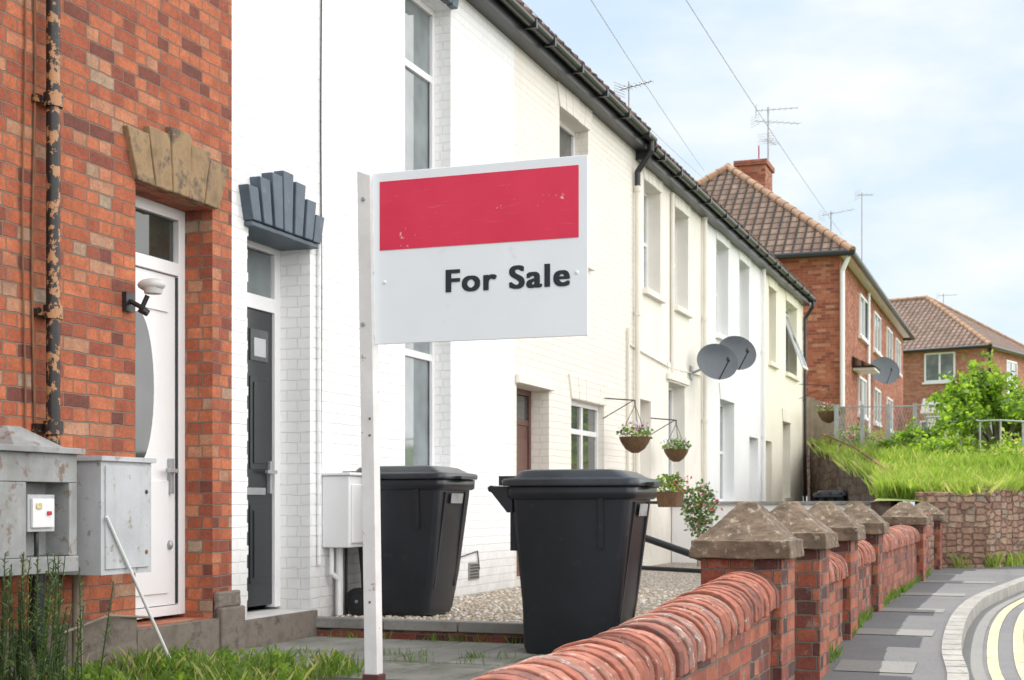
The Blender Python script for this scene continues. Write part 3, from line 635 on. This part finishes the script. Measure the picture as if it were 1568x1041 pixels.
for z in (.7,1.3,1.36): t.tube((SX-.023,2.235,z),(SX-.018,2.235,z),.005,.005,m_rust)
t.build("post",e,.003)
t=MB(); t.box(SX-.028,SX+.038,2.198,2.262,.08,.44,m_maroon); t.tube((SX-.03,2.23,.405),(SX-.02,2.23,.405),.01,.01,m_galv); t.build("ground_stub",e,.004)
t=MB()
for (nn,z) in ((2.185,1.85),(1.462,1.845)): t.ball((SX-.001,nn,z),(.004,.007,.007),m_stainW)
t.build("fixings",e)
k=0
for dx in (-.0048,-.0032,-.0016,0,.0016,.0032,.0048):
    for dz in (-.0016,.0016):
        cu=bpy.data.curves.new("lettering","FONT"); cu.body="For Sale"; cu.size=.108; cu.extrude=.0004; cu.space_character=1.12; cu.resolution_u=6
        to=bpy.data.objects.new("lettering",cu); scene.collection.objects.link(to); cu.materials.append(m_text); to.parent=e
        if k==0: bpy.context.view_layer.update(); kx=.452/to.dimensions.x
        to.matrix_world=Matrix(((0,0,-1,SX-.0020-.0001*k),(-1,0,0,2.235-.283-dx),(0,1,0,1.803+dz),(0,0,0,1)))@Matrix.Diagonal((kx,1.03,1,1)); k+=1

# ------------------------------------------------------------------ satellite dishes, baskets
def dish(s,n,z,r=.33,dirv=(-.9,-.75,.22)):
    e=empty("satellite_dish"); t=MB(); dv=Vector(dirv).normalized(); a=Vector((0,0,1)).cross(dv).normalized(); b=dv.cross(a); c=Vector((s,n,z))
    vs=[c-dv*.07]; fs=[]; nn=28
    for i in range(1,5):
        q=i/4
        for j in range(nn):
            th=2*math.pi*j/nn; vs.append(c-dv*(.07*(1-q*q))+a*math.cos(th)*r*q*1.05+b*math.sin(th)*r*q*.85)
    for j in range(nn): fs.append((0,1+j,1+(j+1)%nn))
    for i in range(3):
        for j in range(nn): fs.append((1+i*nn+j,1+(i+1)*nn+j,1+(i+1)*nn+(j+1)%nn,1+i*nn+(j+1)%nn))
    t.faces(vs,fs,m_lead,True); t.build("reflector",e)
    t=MB(); f=c+dv*.33-b*.06; t.path([c-b*r*.84,f-b*.03],.01,m_black); t.ball(f,(.03,.03,.045),m_black)
    t.path([c-dv*.08,c-dv*.16,Vector((c.x+.05,D-.03,c.z-.15)),Vector((c.x+.05,D,c.z-.15))],.018,m_galv); t.box(c.x-.03,c.x+.13,D-.02,D-.002,c.z-.25,c.z-.05,m_galv); t.build("feed_arm_and_bracket",e)
dish(21.1,D-.42,3.20,.33); dish(22.3,D-.48,3.45,.33)
def leaves(mb,c,rad,cnt,size,mats):
    c=Vector(c)
    done=0
    while done<cnt:
        p=Vector((R.uniform(-1,1),R.uniform(-1,1),R.uniform(-1,1)))
        if p.length>1 or p.length<R.random()*.55: continue
        q=c+Vector((p.x*rad[0],p.y*rad[1],p.z*rad[2]))
        nz=noise.noise(q*(1.6/max(rad)*1.0)+Vector((3,5,9)))
        if nz<-.12 and R.random()<.75: continue
        done+=1
        u=Vector((R.gauss(0,1),R.gauss(0,1),R.gauss(0,.7))).normalized(); v=u.orthogonal().normalized(); v=Matrix.Rotation(R.random()*6.28,3,u)@v
        s=size*R.uniform(.6,1.3); m=R.choice(mats)
        mb.face([q,q+u*s*.5+v*s*.3,q+u*s,q+u*s*.5-v*s*.3],m)
def basket(s,n,z,r,flower):
    e=empty("hanging_flower_basket"); t=MB()
    t.loft([(z-r,s,n,.04,.04,.03),(z-r*.75,s,n,r*.6,r*.6,r*.55),(z-r*.3,s,n,r*.9,r*.9,r*.85),(z,s,n,r,r,r*.95)],m_pot)
    for a in (0,2.1,4.2): t.tube((s+r*math.cos(a),n+r*math.sin(a),z),(s,n,z+r*2.0),.004,.004,m_black,5)
    t.path([(s,n,z+r*2.0),(s,n,z+r*2.3),(s,D,z+r*2.5)],.008,m_black,6); t.path([(s,n+.02,z+r*2.3),(s,D,z+r*1.2)],.006,m_black,6)
    t.build("basket_and_bracket",e)
    l=MB(); leaves(l,(s,n,z+.04),(r*1.15,r*1.15,r*.55),260,.05,[m_leafB,m_leafD,m_weed]); leaves(l,(s,n,z+.1),(r*1.1,r*1.1,r*.5),110,.04,[flower,m_wf]); l.build("plants",e)
basket(16.45,4.45,1.86,.19,m_pink); basket(18.75,4.5,1.80,.17,m_wf); basket(31.8,4.2,3.1,.25,m_redf)
e=empty("wall_planter"); t=MB(); t.loft([(1.02,18.0,4.4,.2,.12,.05),(1.22,18.0,4.4,.24,.15,.06)],m_pot); t.box(17.95,18.05,4.5,4.848,1.06,1.10,m_black); t.build("trough",e)
l=MB(); leaves(l,(18.0,4.4,1.30),(.32,.22,.15),380,.055,[m_leafB,m_weed,m_leafD]); leaves(l,(18.0,4.3,1.32),(.28,.2,.13),60,.04,[m_redf]); l.build("plants",e)
e=empty("flowering_shrub"); t=MB(); t.tube((18.8,4.2,.2),(18.8,4.2,.9),.03,.02,m_wood); t.build("stem",e)
l=MB(); leaves(l,(18.8,4.2,1.0),(.24,.24,.38),750,.065,[m_leafD,m_leafD,m_weed]); leaves(l,(18.8,4.15,.98),(.27,.26,.38),150,.055,[m_redf,m_pink,m_wf]); l.build("foliage",e)
t=MB(); t.tube((16.0,4.5,.225),(16.0,4.5,.5),.12,.16,m_pot,14); t.build("plant_pot")

# ------------------------------------------------------------------ bank
def nl(s):
    if s<20.6: return 1.9
    if s<33: return 1.9+(s-20.6)*2.75/12.4
    return 60
def nr(s): return wl(s)+.16 if s<45 else -17.1-(s-45)*1.2
def bz(s,n):
    t=min(1,max(0,(s-19)/15)); z=1.12+1.35*t+ (min(s,60)-34)*.045*(s>34)
    z+=.10*noise.noise(Vector((s*.45,n*.45,0)))+.05*noise.noise(Vector((s*1.4,n*1.4,3)))
    return z
t=MB(); SS=[18.7+.45*i for i in range(33)]+[34+2*i for i in range(20)]+[80,110,160,240,380]
K=24
def row(s):
    a=nr(s) if s<80 else -60-s; b=nl(s)
    if s<19.2: a=max(a,1.15)
    if s>33: b=60+s
    return [(s,a+(b-a)*(k/K)**(1 if s<33 else 1.6),0) for k in range(K+1)]
rows=[[ (p[0],p[1],bz(p[0],p[1])) for p in row(s)] for s in SS]
vs=[p for r_ in rows for p in r_]; fs=[(i*(K+1)+j,(i+1)*(K+1)+j,(i+1)*(K+1)+j+1,i*(K+1)+j+1) for i in range(len(SS)-1) for j in range(K) if not (SS[i]<33<=SS[i+1])]
t.faces(vs,fs,m_turf,True)
t.build("grass_bank")
def blades(mb,s,n,z,h,w,mat,lean=.35):
    a=R.random()*6.28; dx,dy=math.cos(a)*w,math.sin(a)*w; b=R.random()*6.28; l=h*lean*R.random(); lx,ly=math.cos(b)*l,math.sin(b)*l
    mb.face([(s-dx,n-dy,z),(s+dx,n+dy,z),(s+dx*.5+lx*.4,n+dy*.5+ly*.4,z+h*.6),(s+lx,n+ly,z+h)],mat)
t=MB()
for i in range(30000):
    s=19.1+R.random()**1.3*15; a=nr(s); b=min(nl(s),6.5)
    if s<19.2: a=1.15
    n=a+(b-a)*R.random()
    if n<-6: continue
    v=noise.noise(Vector((s*.6,n*.6,7)))
    h=R.uniform(.08,.24)*(1.2+1.5*v); blades(t,s,n,bz(s,n)-.02,h,.011,m_grassdry if R.random()<.28-v*.5 else m_grass,.7)
for i in range(5000):
    if i%3: s=19.0+R.random()*9; n=nr(s)+R.gauss(0,.07)
    else: s=19.5+R.random()*13; n=nl(s)+R.gauss(0,.1)-.1
    blades(t,s,n,bz(s,n)-.02,R.uniform(.1,.3),.011,m_grass if R.random()<.7 else m_grassdry,1.2)
t.build("bank_grass",None,uv=False)
def rwall(name,P,mat,th=.3):
    t=MB()
    for i in range(len(P)-1):
        (a,b,z0,z1),(c,dd,z2,z3)=P[i],P[i+1]; tx,ty=c-a,dd-b; l=math.hypot(tx,ty); nx,ny=-ty/l*th,tx/l*th
        k=max(1,int(l/.3))
        for j in range(k):
            u=j/k; v=(j+1)/k
            A=(a+tx*u,b+ty*u); B=(a+tx*v,b+ty*v); h0=z1+(z3-z1)*u+R.uniform(-.04,.04); h1=h0+R.uniform(-.02,.02)
            lo=min(z0,z2)
            t.hexa([(A[0],A[1],lo),(B[0],B[1],lo),(B[0]+nx,B[1]+ny,lo),(A[0]+nx,A[1]+ny,lo)],[(A[0],A[1],h0),(B[0],B[1],h1),(B[0]+nx,B[1]+ny,h1),(A[0]+nx,A[1]+ny,h0)],mat)
    o=t.build(name,None,.01); roughen(o,3,.04); return o
rwall("stone_retaining_wall",[(17.35,1.14,0,.95),(18.3,1.14,0,1.0)],m_rubble,.24)
rwall("stone_retaining_wall",[(18.72,1.25,0,1.22),(18.95,.9,0,1.22),(19.2,.50,0,1.24),(20.3,-.02,0,1.18),(23,-1.62,0,1.18),(27,-4.32,0,1.25),(33,-9.02,0,1.6),(45,-17.3,0,2.2)],m_rubble)
rwall("garden_side_retaining_wall",[(33,4.85,0,2.42),(27,3.35,0,1.85),(20.6,1.95,0,1.18),(18.8,1.95,0,1.1)],m_rubble2,.25)
t=MB(); P=[(33,4.5,2.45),(27,3.1,1.9),(20.8,1.75,1.2)]
t.path([(p[0],p[1],p[2]+.22) for p in P],.022,m_rust)
for s in (31,29,27,25,23,21):
    q=(s-20.8)/12.2; n=1.75+2.75*q; z=1.2+1.25*q; t.tube((s,n,z-.1),(s,n,z+.22),.02,.02,m_rust)
t.build("rusty_handrail")
t=MB(); prev=None
for k in range(8):
    u=k/7; s=30-6.5*u; n=2.0-2.6*u; z=bz(s,n); t.tube((s,n,z-.1),(s,n,z+.72),.016,.016,m_galv)
    if prev: t.tube(prev,(s,n,z+.72),.016,.016,m_galv)
    prev=(s,n,z+.72)
t.build("metal_railing")
t=MB()
pts=[(31.5,4.0-.55*k) for k in range(5)]
for k,(s,n) in enumerate(pts):
    z=bz(s,n); t.box(s-.04,s+.04,n-.04,n+.04,z-.1,z+1.0,m_galv)
    if k<4:
        for zz in (.15,.95): t.tube((s,n,z+zz),(s,n-.55,z+zz),.012,.012,m_galv)
        for j in range(9):
            t.tube((s,n-.06*j,z+.15),(s,n-.06*j-.25 if j<5 else n-.55,z+.95 if j<5 else z+.95-(.25-(.55-.06*j))*3.2),.005,.005,m_galv,4); t.tube((s,n-.55+.06*j,z+.15),(s,min(n,n-.55+.06*j+.25),z+.95),.005,.005,m_galv,4)
t.build("mesh_fence")
t=MB(); n=5.0
while n>4.0:
    h=3.55-.3*(5-n)+R.uniform(-.02,.02); t.box(32.9,32.93,n-.11,n,2.2,h,m_wood); n-=.115
t.box(32.93,32.97,4.0,5.0,2.6,2.7,m_wood); t.build("wooden_fence",None,.003)
e=MB(); leaves(e,(32.3,3.7,2.5),(.5,.5,.3),700,.09,[m_leafB,m_leafD]); leaves(e,(32.2,3.6,2.6),(.45,.45,.2),90,.08,[m_redf,m_pink]); e.build("flower_bed_shrub",None,uv=False)
def bush(name,c,rad,cnt,size,lobes,seed,mats):
    e=empty(name); rr=random.Random(seed); t=MB(); zb=bz(c[0],c[1])
    l=MB()
    for k in range(lobes):
        a=rr.random()*6.28; q=rr.random()**.6
        p=(c[0]+math.cos(a)*rad[0]*q*.75,c[1]+math.sin(a)*rad[1]*q*.75,zb+rad[2]*(.35+1.25*rr.random()*(1-.5*q)))
        t.tube((c[0],c[1],zb-.1),((c[0]+p[0])/2+rr.uniform(-.1,.1),(c[1]+p[1])/2,(zb+p[2])/2),.05,.03,m_wood,6); t.tube(((c[0]+p[0])/2,(c[1]+p[1])/2,(zb+p[2])/2),p,.03,.008,m_wood,6)
        rs=rr.uniform(.2,.42)
        leaves(l,p,(rad[0]*rs,rad[1]*rs,rad[2]*rs*.8),cnt//lobes,size,mats)
        up=(p[0]+rr.uniform(-.15,.15),p[1]+rr.uniform(-.15,.15),p[2]+rad[2]*rs*rr.uniform(.8,1.2))
        leaves(l,up,(.14,.14,.28),30,size,mats)
    t.build("stems",e); l.build("foliage",e,uv=False)
bush("green_bush",(28.5,.60,0),(1.45,1.4,1.0),6500,.12,24,3,[m_leafB,m_leafB,m_leafB,m_leafB,m_leafD])
bush("green_bush",(29.5,-1.0,0),(1.4,1.4,1.2),6000,.13,20,5,[m_leafB,m_leafB,m_leafB,m_leafD])
bush("low_shrub",(30.5,2.2,0),(1.0,.8,.35),2500,.10,12,8,[m_leafB,m_leafD,m_weed])
bush("low_shrub",(24.8,.2,0),(.9,.8,.22),1800,.09,10,9,[m_leafB,m_grassdry,m_weed])
bush("low_shrub",(27.0,1.6,0),(1.0,.8,.28),1800,.09,10,19,[m_leafB,m_grass,m_weed])

# ------------------------------------------------------------------ houses behind
def hiphouse(name,M,Lx,Wy,z0,ze,zr,wall,tile):
    e=empty(name); T=lambda *p: M@Vector(p)
    w=MB()
    for (a,b) in (((0,0),(Lx,0)),((Lx,0),(Lx,Wy)),((Lx,Wy),(0,Wy)),((0,Wy),(0,0))):
        w.face([T(a[0],a[1],z0),T(b[0],b[1],z0),T(b[0],b[1],ze),T(a[0],a[1],ze)],wall)
    w.build("walls",e)
    o=.35; r=MB(); h=Wy/2
    c=[T(-o,-o,ze),T(Lx+o,-o,ze),T(Lx+o,Wy+o,ze),T(-o,Wy+o,ze)]; p=T(h,h,zr); q=T(Lx-h,h,zr)
    r.face([c[0],c[1],q,p],tile); r.face([c[1],c[2],q],tile); r.face([c[2],c[3],p,q],tile); r.face([c[3],c[0],p],tile)
    r.face([T(-o,-o,ze-.02),T(-o,Wy+o,ze-.02),T(Lx+o,Wy+o,ze-.02),T(Lx+o,-o,ze-.02)],m_upvc)
    r.build("roof",e)
    r=MB()
    for (a,b) in ((c[0],p),(c[3],p),(p,q),(c[1],q),(c[2],q)):
        d=(b-a); k=int(d.length/.4)
        for i in range(k): r.tube(a+d*i/k,a+d*(i+1.05)/k,.12,.10,m_ridge,8)
    r.build("ridge_tiles",e)
    r=MB()
    for i in range(4): r.tube(c[i]+Vector((0,0,-.04)),c[(i+1)%4]+Vector((0,0,-.04)),.08,.08,m_black,8)
    r.build("gutter",e); return e
def hwin(e,M,x0,x1,z0,z1,axis='x',mull=1):
    t=MB(); G=MB()
    def bx(a,b,c,d,y0,y1,m,mb):
        if axis=='x': mb.box(a,b,y0,y1,c,d,m,M)
        else: mb.box(y0,y1,a,b,c,d,m,M)
    bx(x0,x1,z0,z0+.07,-.05,.02,m_upvc,t); bx(x0,x1,z1-.07,z1,-.05,.02,m_upvc,t); bx(x0,x0+.07,z0+.07,z1-.07,-.05,.02,m_upvc,t); bx(x1-.07,x1,z0+.07,z1-.07,-.05,.02,m_upvc,t)
    for k in range(mull): q=x0+(x1-x0)*(k+1)/(mull+1); bx(q-.04,q+.04,z0+.07,z1-.07,-.045,.02,m_upvc,t)
    bx(x0-.08,x1+.08,z0-.09,z0-.005,-.1,.02,m_upvc,t); bx(x0+.05,x1-.05,z0+.05,z1-.05,-.02,.01,m_glassL,G)
    t.build("window_frame",e); G.build("window_pane",e)
MA=Matrix.Translation((36.9,4.6,0))
ea=hiphouse("brick_semi_detached_house",MA,19,7.2,1.5,7.45,10.75,m_brickA,m_tile)
for x in (4.3,8.2,12.3,15.6): hwin(ea,MA,x,x+1.9,5.85,7.05)
for x in (4.0,8.2,12.4): hwin(ea,MA,x,x+1.9,3.6,4.7)
t=MB(); t.box(40.9,42.1,7.2,8.05,9.6,10.85,m_brickA); t.box(40.84,42.16,7.14,8.11,10.85,11.0,m_brickA)
for n in (7.42,7.82): t.tube((41.5,n,11.0),(41.5,n,11.12),.13,.11,m_ridge,12)
t.build("chimney",ea,.01)
t=MB(); t.box(51.4,52.2,5.6,6.3,8.0,9.6,m_brickA); t.tube((51.8,5.95,9.6),(51.8,5.95,9.85),.13,.11,m_ridge,12); t.build("chimney",ea,.01)
t=MB(); t.path([(36.7,4.35,7.35),(36.82,4.52,7.0),(36.82,4.52,2.3)],.06,m_upvc); t.path([(43,4.52,7.3),(43,4.52,2.3)],.05,m_upvc); t.path([(36.86,5.6,4.4),(36.86,5.6,3.0)],.05,m_upvc); t.build("downpipe",ea)
t=MB(); t.box(39.6,40.9,4.0,4.59,4.72,4.79,m_upvc); t.hexa([(39.5,3.95,4.792),(41.0,3.95,4.792),(41.0,4.59,4.792),(39.5,4.59,4.792)],[(39.5,4.4,5.0),(41.0,4.4,5.0),(41.0,4.59,5.1),(39.5,4.59,5.1)],m_tile); t.build("porch_canopy",ea,.01)
e=dish(44.6,4.2,5.15,.5)
cB=Vector((60*math.cos(TH)+19.94*math.sin(TH),60*math.sin(TH)-19.94*math.cos(TH),0))
ang_local=math.atan2(3.9*math.sin(TH)+5.2*math.cos(TH),3.9*math.cos(TH)-5.2*math.sin(TH))
MBm=Matrix.Translation(cB)@Matrix.Rotation(ang_local,4,'Z')@Matrix.Diagonal((1,-1,1,1))
eb=hiphouse("brick_detached_house",MBm,12,8.0,1.5,7.75,10.6,m_brickB,m_tileB)
hwin(eb,MBm,1.25,2.6,6.35,7.6,'x',1); hwin(eb,MBm,1.25,2.8,3.4,4.7,'x',1); hwin(eb,MBm,6.2,8.0,6.0,7.5,'x',1); hwin(eb,MBm,2.8,4.2,6.0,7.4,'y',1)
t=MB(); t.path([tuple(MBm@Vector((-.1,.4,7.7))),tuple(MBm@Vector((-.1,.4,2.3)))],.06,m_black); t.build("downpipe",eb)
t=MB(); MG=Matrix.Translation((53.5,2.0,0))
t.box(0,4,-1.2,1.6,2.6,4.35,m_offw,MG); t.hexa([MG@Vector(p) for p in ((-.2,-1.4,4.352),(4.2,-1.4,4.352),(4.2,1.8,4.352),(-.2,1.8,4.352))],[MG@Vector(p) for p in ((-.1,-1.3,4.6),(4.1,-1.3,4.6),(4.1,1.7,4.9),(-.1,1.7,4.9))],m_upvc)
t.box(-.02,.0,-.9,1.2,2.7,4.1,m_grey2,MG); t.build("white_garage",None,.01)

def aerial(s,n,z0,z1,yaw,booms=((0,.9),),r=.018,w0=.24):
    t=MB(); t.tube((s,n,z0),(s,n,z1),r,r,m_galv,6)
    for (dz,l) in booms:
        a=yaw+dz*1.3; d=Vector((math.cos(a),math.sin(a),.05)); p=Vector((-d.y,d.x,0)); c=Vector((s,n,z1-.08-dz)); t.tube(c-d*l*.3,c+d*l*.7,.010,.010,m_galv,6)
        for k in range(8):
            q=c+d*(l*(k/7-.3)); w=w0-.012*k; t.tube(q-p*w,q+p*w,.005,.005,m_galv,4)
        q=c-d*l*.3
        for zz in (-.14,-.07,.07,.14): t.tube(q-p*w0+Vector((0,0,zz*w0/.24)),q+p*w0+Vector((0,0,zz*w0/.24)),.005,.005,m_galv,4)
    t.build("television_aerial")
aerial(20.0,5.5,6.1,7.2,-1.9,((0,.55),),.012,.14)
aerial(41.7,7.25,10.9,12.7,-1.3,((0,1.2),(.35,1.5),(.9,1.0)),.028)
aerial(52.0,5.7,9.4,12.2,-1.0,((0,.6),),.022); aerial(46,6.0,8.2,10.4,-1.9,((0,1.1),),.022)
aerial(cB.x+6,cB.y+2,9,10.9,-1.2,((0,.9),),.022)
t=MB(); t.tube((42.1,7.6,10.6),(42.1,7.6,11.7),.02,.02,m_redf,6); t.build("flue_pipe")
def cable(P,Q,sag,r):
    t=MB(); P=Vector(P); Q=Vector(Q); k=24; pr=None
    for i in range(k+1):
        u=i/k; p=P.lerp(Q,u)-Vector((0,0,sag*4*u*(1-u)))
        if pr: t.tube(pr,p,r,r,m_cable,5,False)
        pr=p
    t.build("overhead_cable")
cable((12.0,4.6,5.9),(34.5,7.6,9.1),.05,.0045); cable((12.2,4.0,6.05),(34.6,7.6,9.3),.05,.0045); cable((9.1,4.05,7.6),(45.8,5.63,9.58),.15,.006)

# ------------------------------------------------------------------ foreground plants
e=empty("heather_shrub"); t=MB()
for k in range(75):
    b=Vector((5.25+R.gauss(0,.16),4.30+R.gauss(0,.13),.12)); h=R.uniform(.35,.72); a=R.random()*6.28; tip=b+Vector((math.cos(a)*.12*R.random()+.02,math.sin(a)*.12*R.random(),h))
    t.tube(b,tip,.004,.002,m_fern,4,False)
    m=int(h*110)
    for j in range(m):
        u=.12+.88*j/m; q=b.lerp(tip,u); a2=R.random()*6.28; d=Vector((math.cos(a2),math.sin(a2),R.uniform(.5,1.3))).normalized()*R.uniform(.018,.038)*(1.25-u*.6); w=d.orthogonal().normalized()*.0042
        t.face([q-w,q+w,q+d+w*.4,q+d-w*.4],m_fern if R.random()<.7 else m_weed)
t.build("sprigs",e,uv=False)
t=MB()
for k in range(90):
    c=(R.uniform(5.3,7.2),R.uniform(3.45,4.75))
    nb=R.randint(14,40); hh=R.uniform(.04,.12)
    for j in range(nb): blades(t,c[0]+R.gauss(0,.05),c[1]+R.gauss(0,.05),.12,hh*R.uniform(.6,1.5),.004,m_weed if R.random()<.8 else m_grassdry,.9)
for k in range(26):
    c=(R.uniform(5.6,7.4),R.uniform(3.5,4.78))
    leaves(t,(c[0],c[1],.16),(.08,.08,.06),60,.045,[m_weed,m_leafB])
t.build("weeds",None,uv=False)
t=MB()
for k in range(40):
    s=R.uniform(8.1,17.5); n=1.12-R.random()*.03
    for j in range(14): blades(t,s+R.gauss(0,.05),n+R.gauss(0,.012),pz(s),R.uniform(.03,.11),.004,m_weed,.8)
for k in range(40):
    s=R.uniform(18.8,24); n=wl(s)-.05
    for j in range(18): blades(t,s+R.gauss(0,.07),n+R.gauss(0,.03),.25,R.uniform(.05,.25),.007,m_grass if R.random()<.7 else m_grassdry,.8)
t.build("wall_base_weeds",None,uv=False)
t=MB()
for k in range(30):
    s=R.choice([9.0,9.05,8.1,7.75]) ; n=R.uniform(3.0,4.8)
    for j in range(12): blades(t,s+R.gauss(0,.02),n+R.gauss(0,.04),.11,R.uniform(.02,.07),.003,m_weed,.8)
t.build("path_edge_weeds",None,uv=False)

# ------------------------------------------------------------------ light, sky, camera
sd=Vector((.42,.90,0)).normalized(); el=math.radians(59)
sv=Vector((sd.x*math.cos(el),sd.y*math.cos(el),math.sin(el)))
sun=bpy.data.lights.new("sun","SUN"); sun.energy=4.8; sun.angle=math.radians(.5); sun.color=(1,.95,.88)
so=bpy.data.objects.new("sun",sun); scene.collection.objects.link(so); so.rotation_euler=sv.to_track_quat('Z','Y').to_euler()
W=bpy.data.worlds.new("World"); scene.world=W; W.use_nodes=True; nt=W.node_tree; bg=nt.nodes['Background']
sk=N(nt,'ShaderNodeTexSky',sky_type='NISHITA'); sk.sun_disc=False; sk.sun_elevation=el; sk.sun_rotation=math.atan2(sd.x,sd.y); sk.air_density=1.0; sk.dust_density=1.2; sk.ozone_density=1.5
tc=N(nt,'ShaderNodeTexCoord').outputs['Generated']; mp=N(nt,'ShaderNodeMapping'); mp.inputs['Scale'].default_value=(1,1,2.6); mp.inputs['Location'].default_value=(.35,.1,.0); L(nt,tc,mp.inputs[0])
sep=N(nt,'ShaderNodeSeparateXYZ'); L(nt,tc,sep.inputs[0])
# unseen sky towards -Y brightened as added fill for the facades, thin haze elsewhere
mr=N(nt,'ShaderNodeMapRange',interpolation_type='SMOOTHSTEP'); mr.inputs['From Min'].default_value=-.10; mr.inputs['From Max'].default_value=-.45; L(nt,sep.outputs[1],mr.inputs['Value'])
cn=noi(nt,mp.outputs[0],3.2,8,.55)
f=ramp(nt,cn,[(.42,(.72,.72,.72)),(.66,(.97,.97,.97))])
hz=mix(nt,ramp(nt,cn,[(.45,(0,0,0)),(.68,(1,1,1))]),(5.3,6.35,7.1),(7.0,7.1,7.2))
front=mix(nt,f,sk.outputs[0],hz)
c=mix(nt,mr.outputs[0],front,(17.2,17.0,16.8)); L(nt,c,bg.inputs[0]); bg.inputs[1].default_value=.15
cam=bpy.data.cameras.new("camera"); co=bpy.data.objects.new("camera",cam); scene.collection.objects.link(co)
cam.sensor_width=36; cam.lens=50; cam.shift_y=.161; cam.clip_end=2000; cam.clip_start=.1
co.location=(0,0,EYE); co.rotation_euler=(math.radians(90),0,TH-math.radians(90))
cam.dof.use_dof=True; cam.dof.focus_distance=5.6; cam.dof.aperture_fstop=9
scene.camera=co
scene.view_settings.view_transform='Standard'; scene.view_settings.look='None'; scene.view_settings.exposure=0
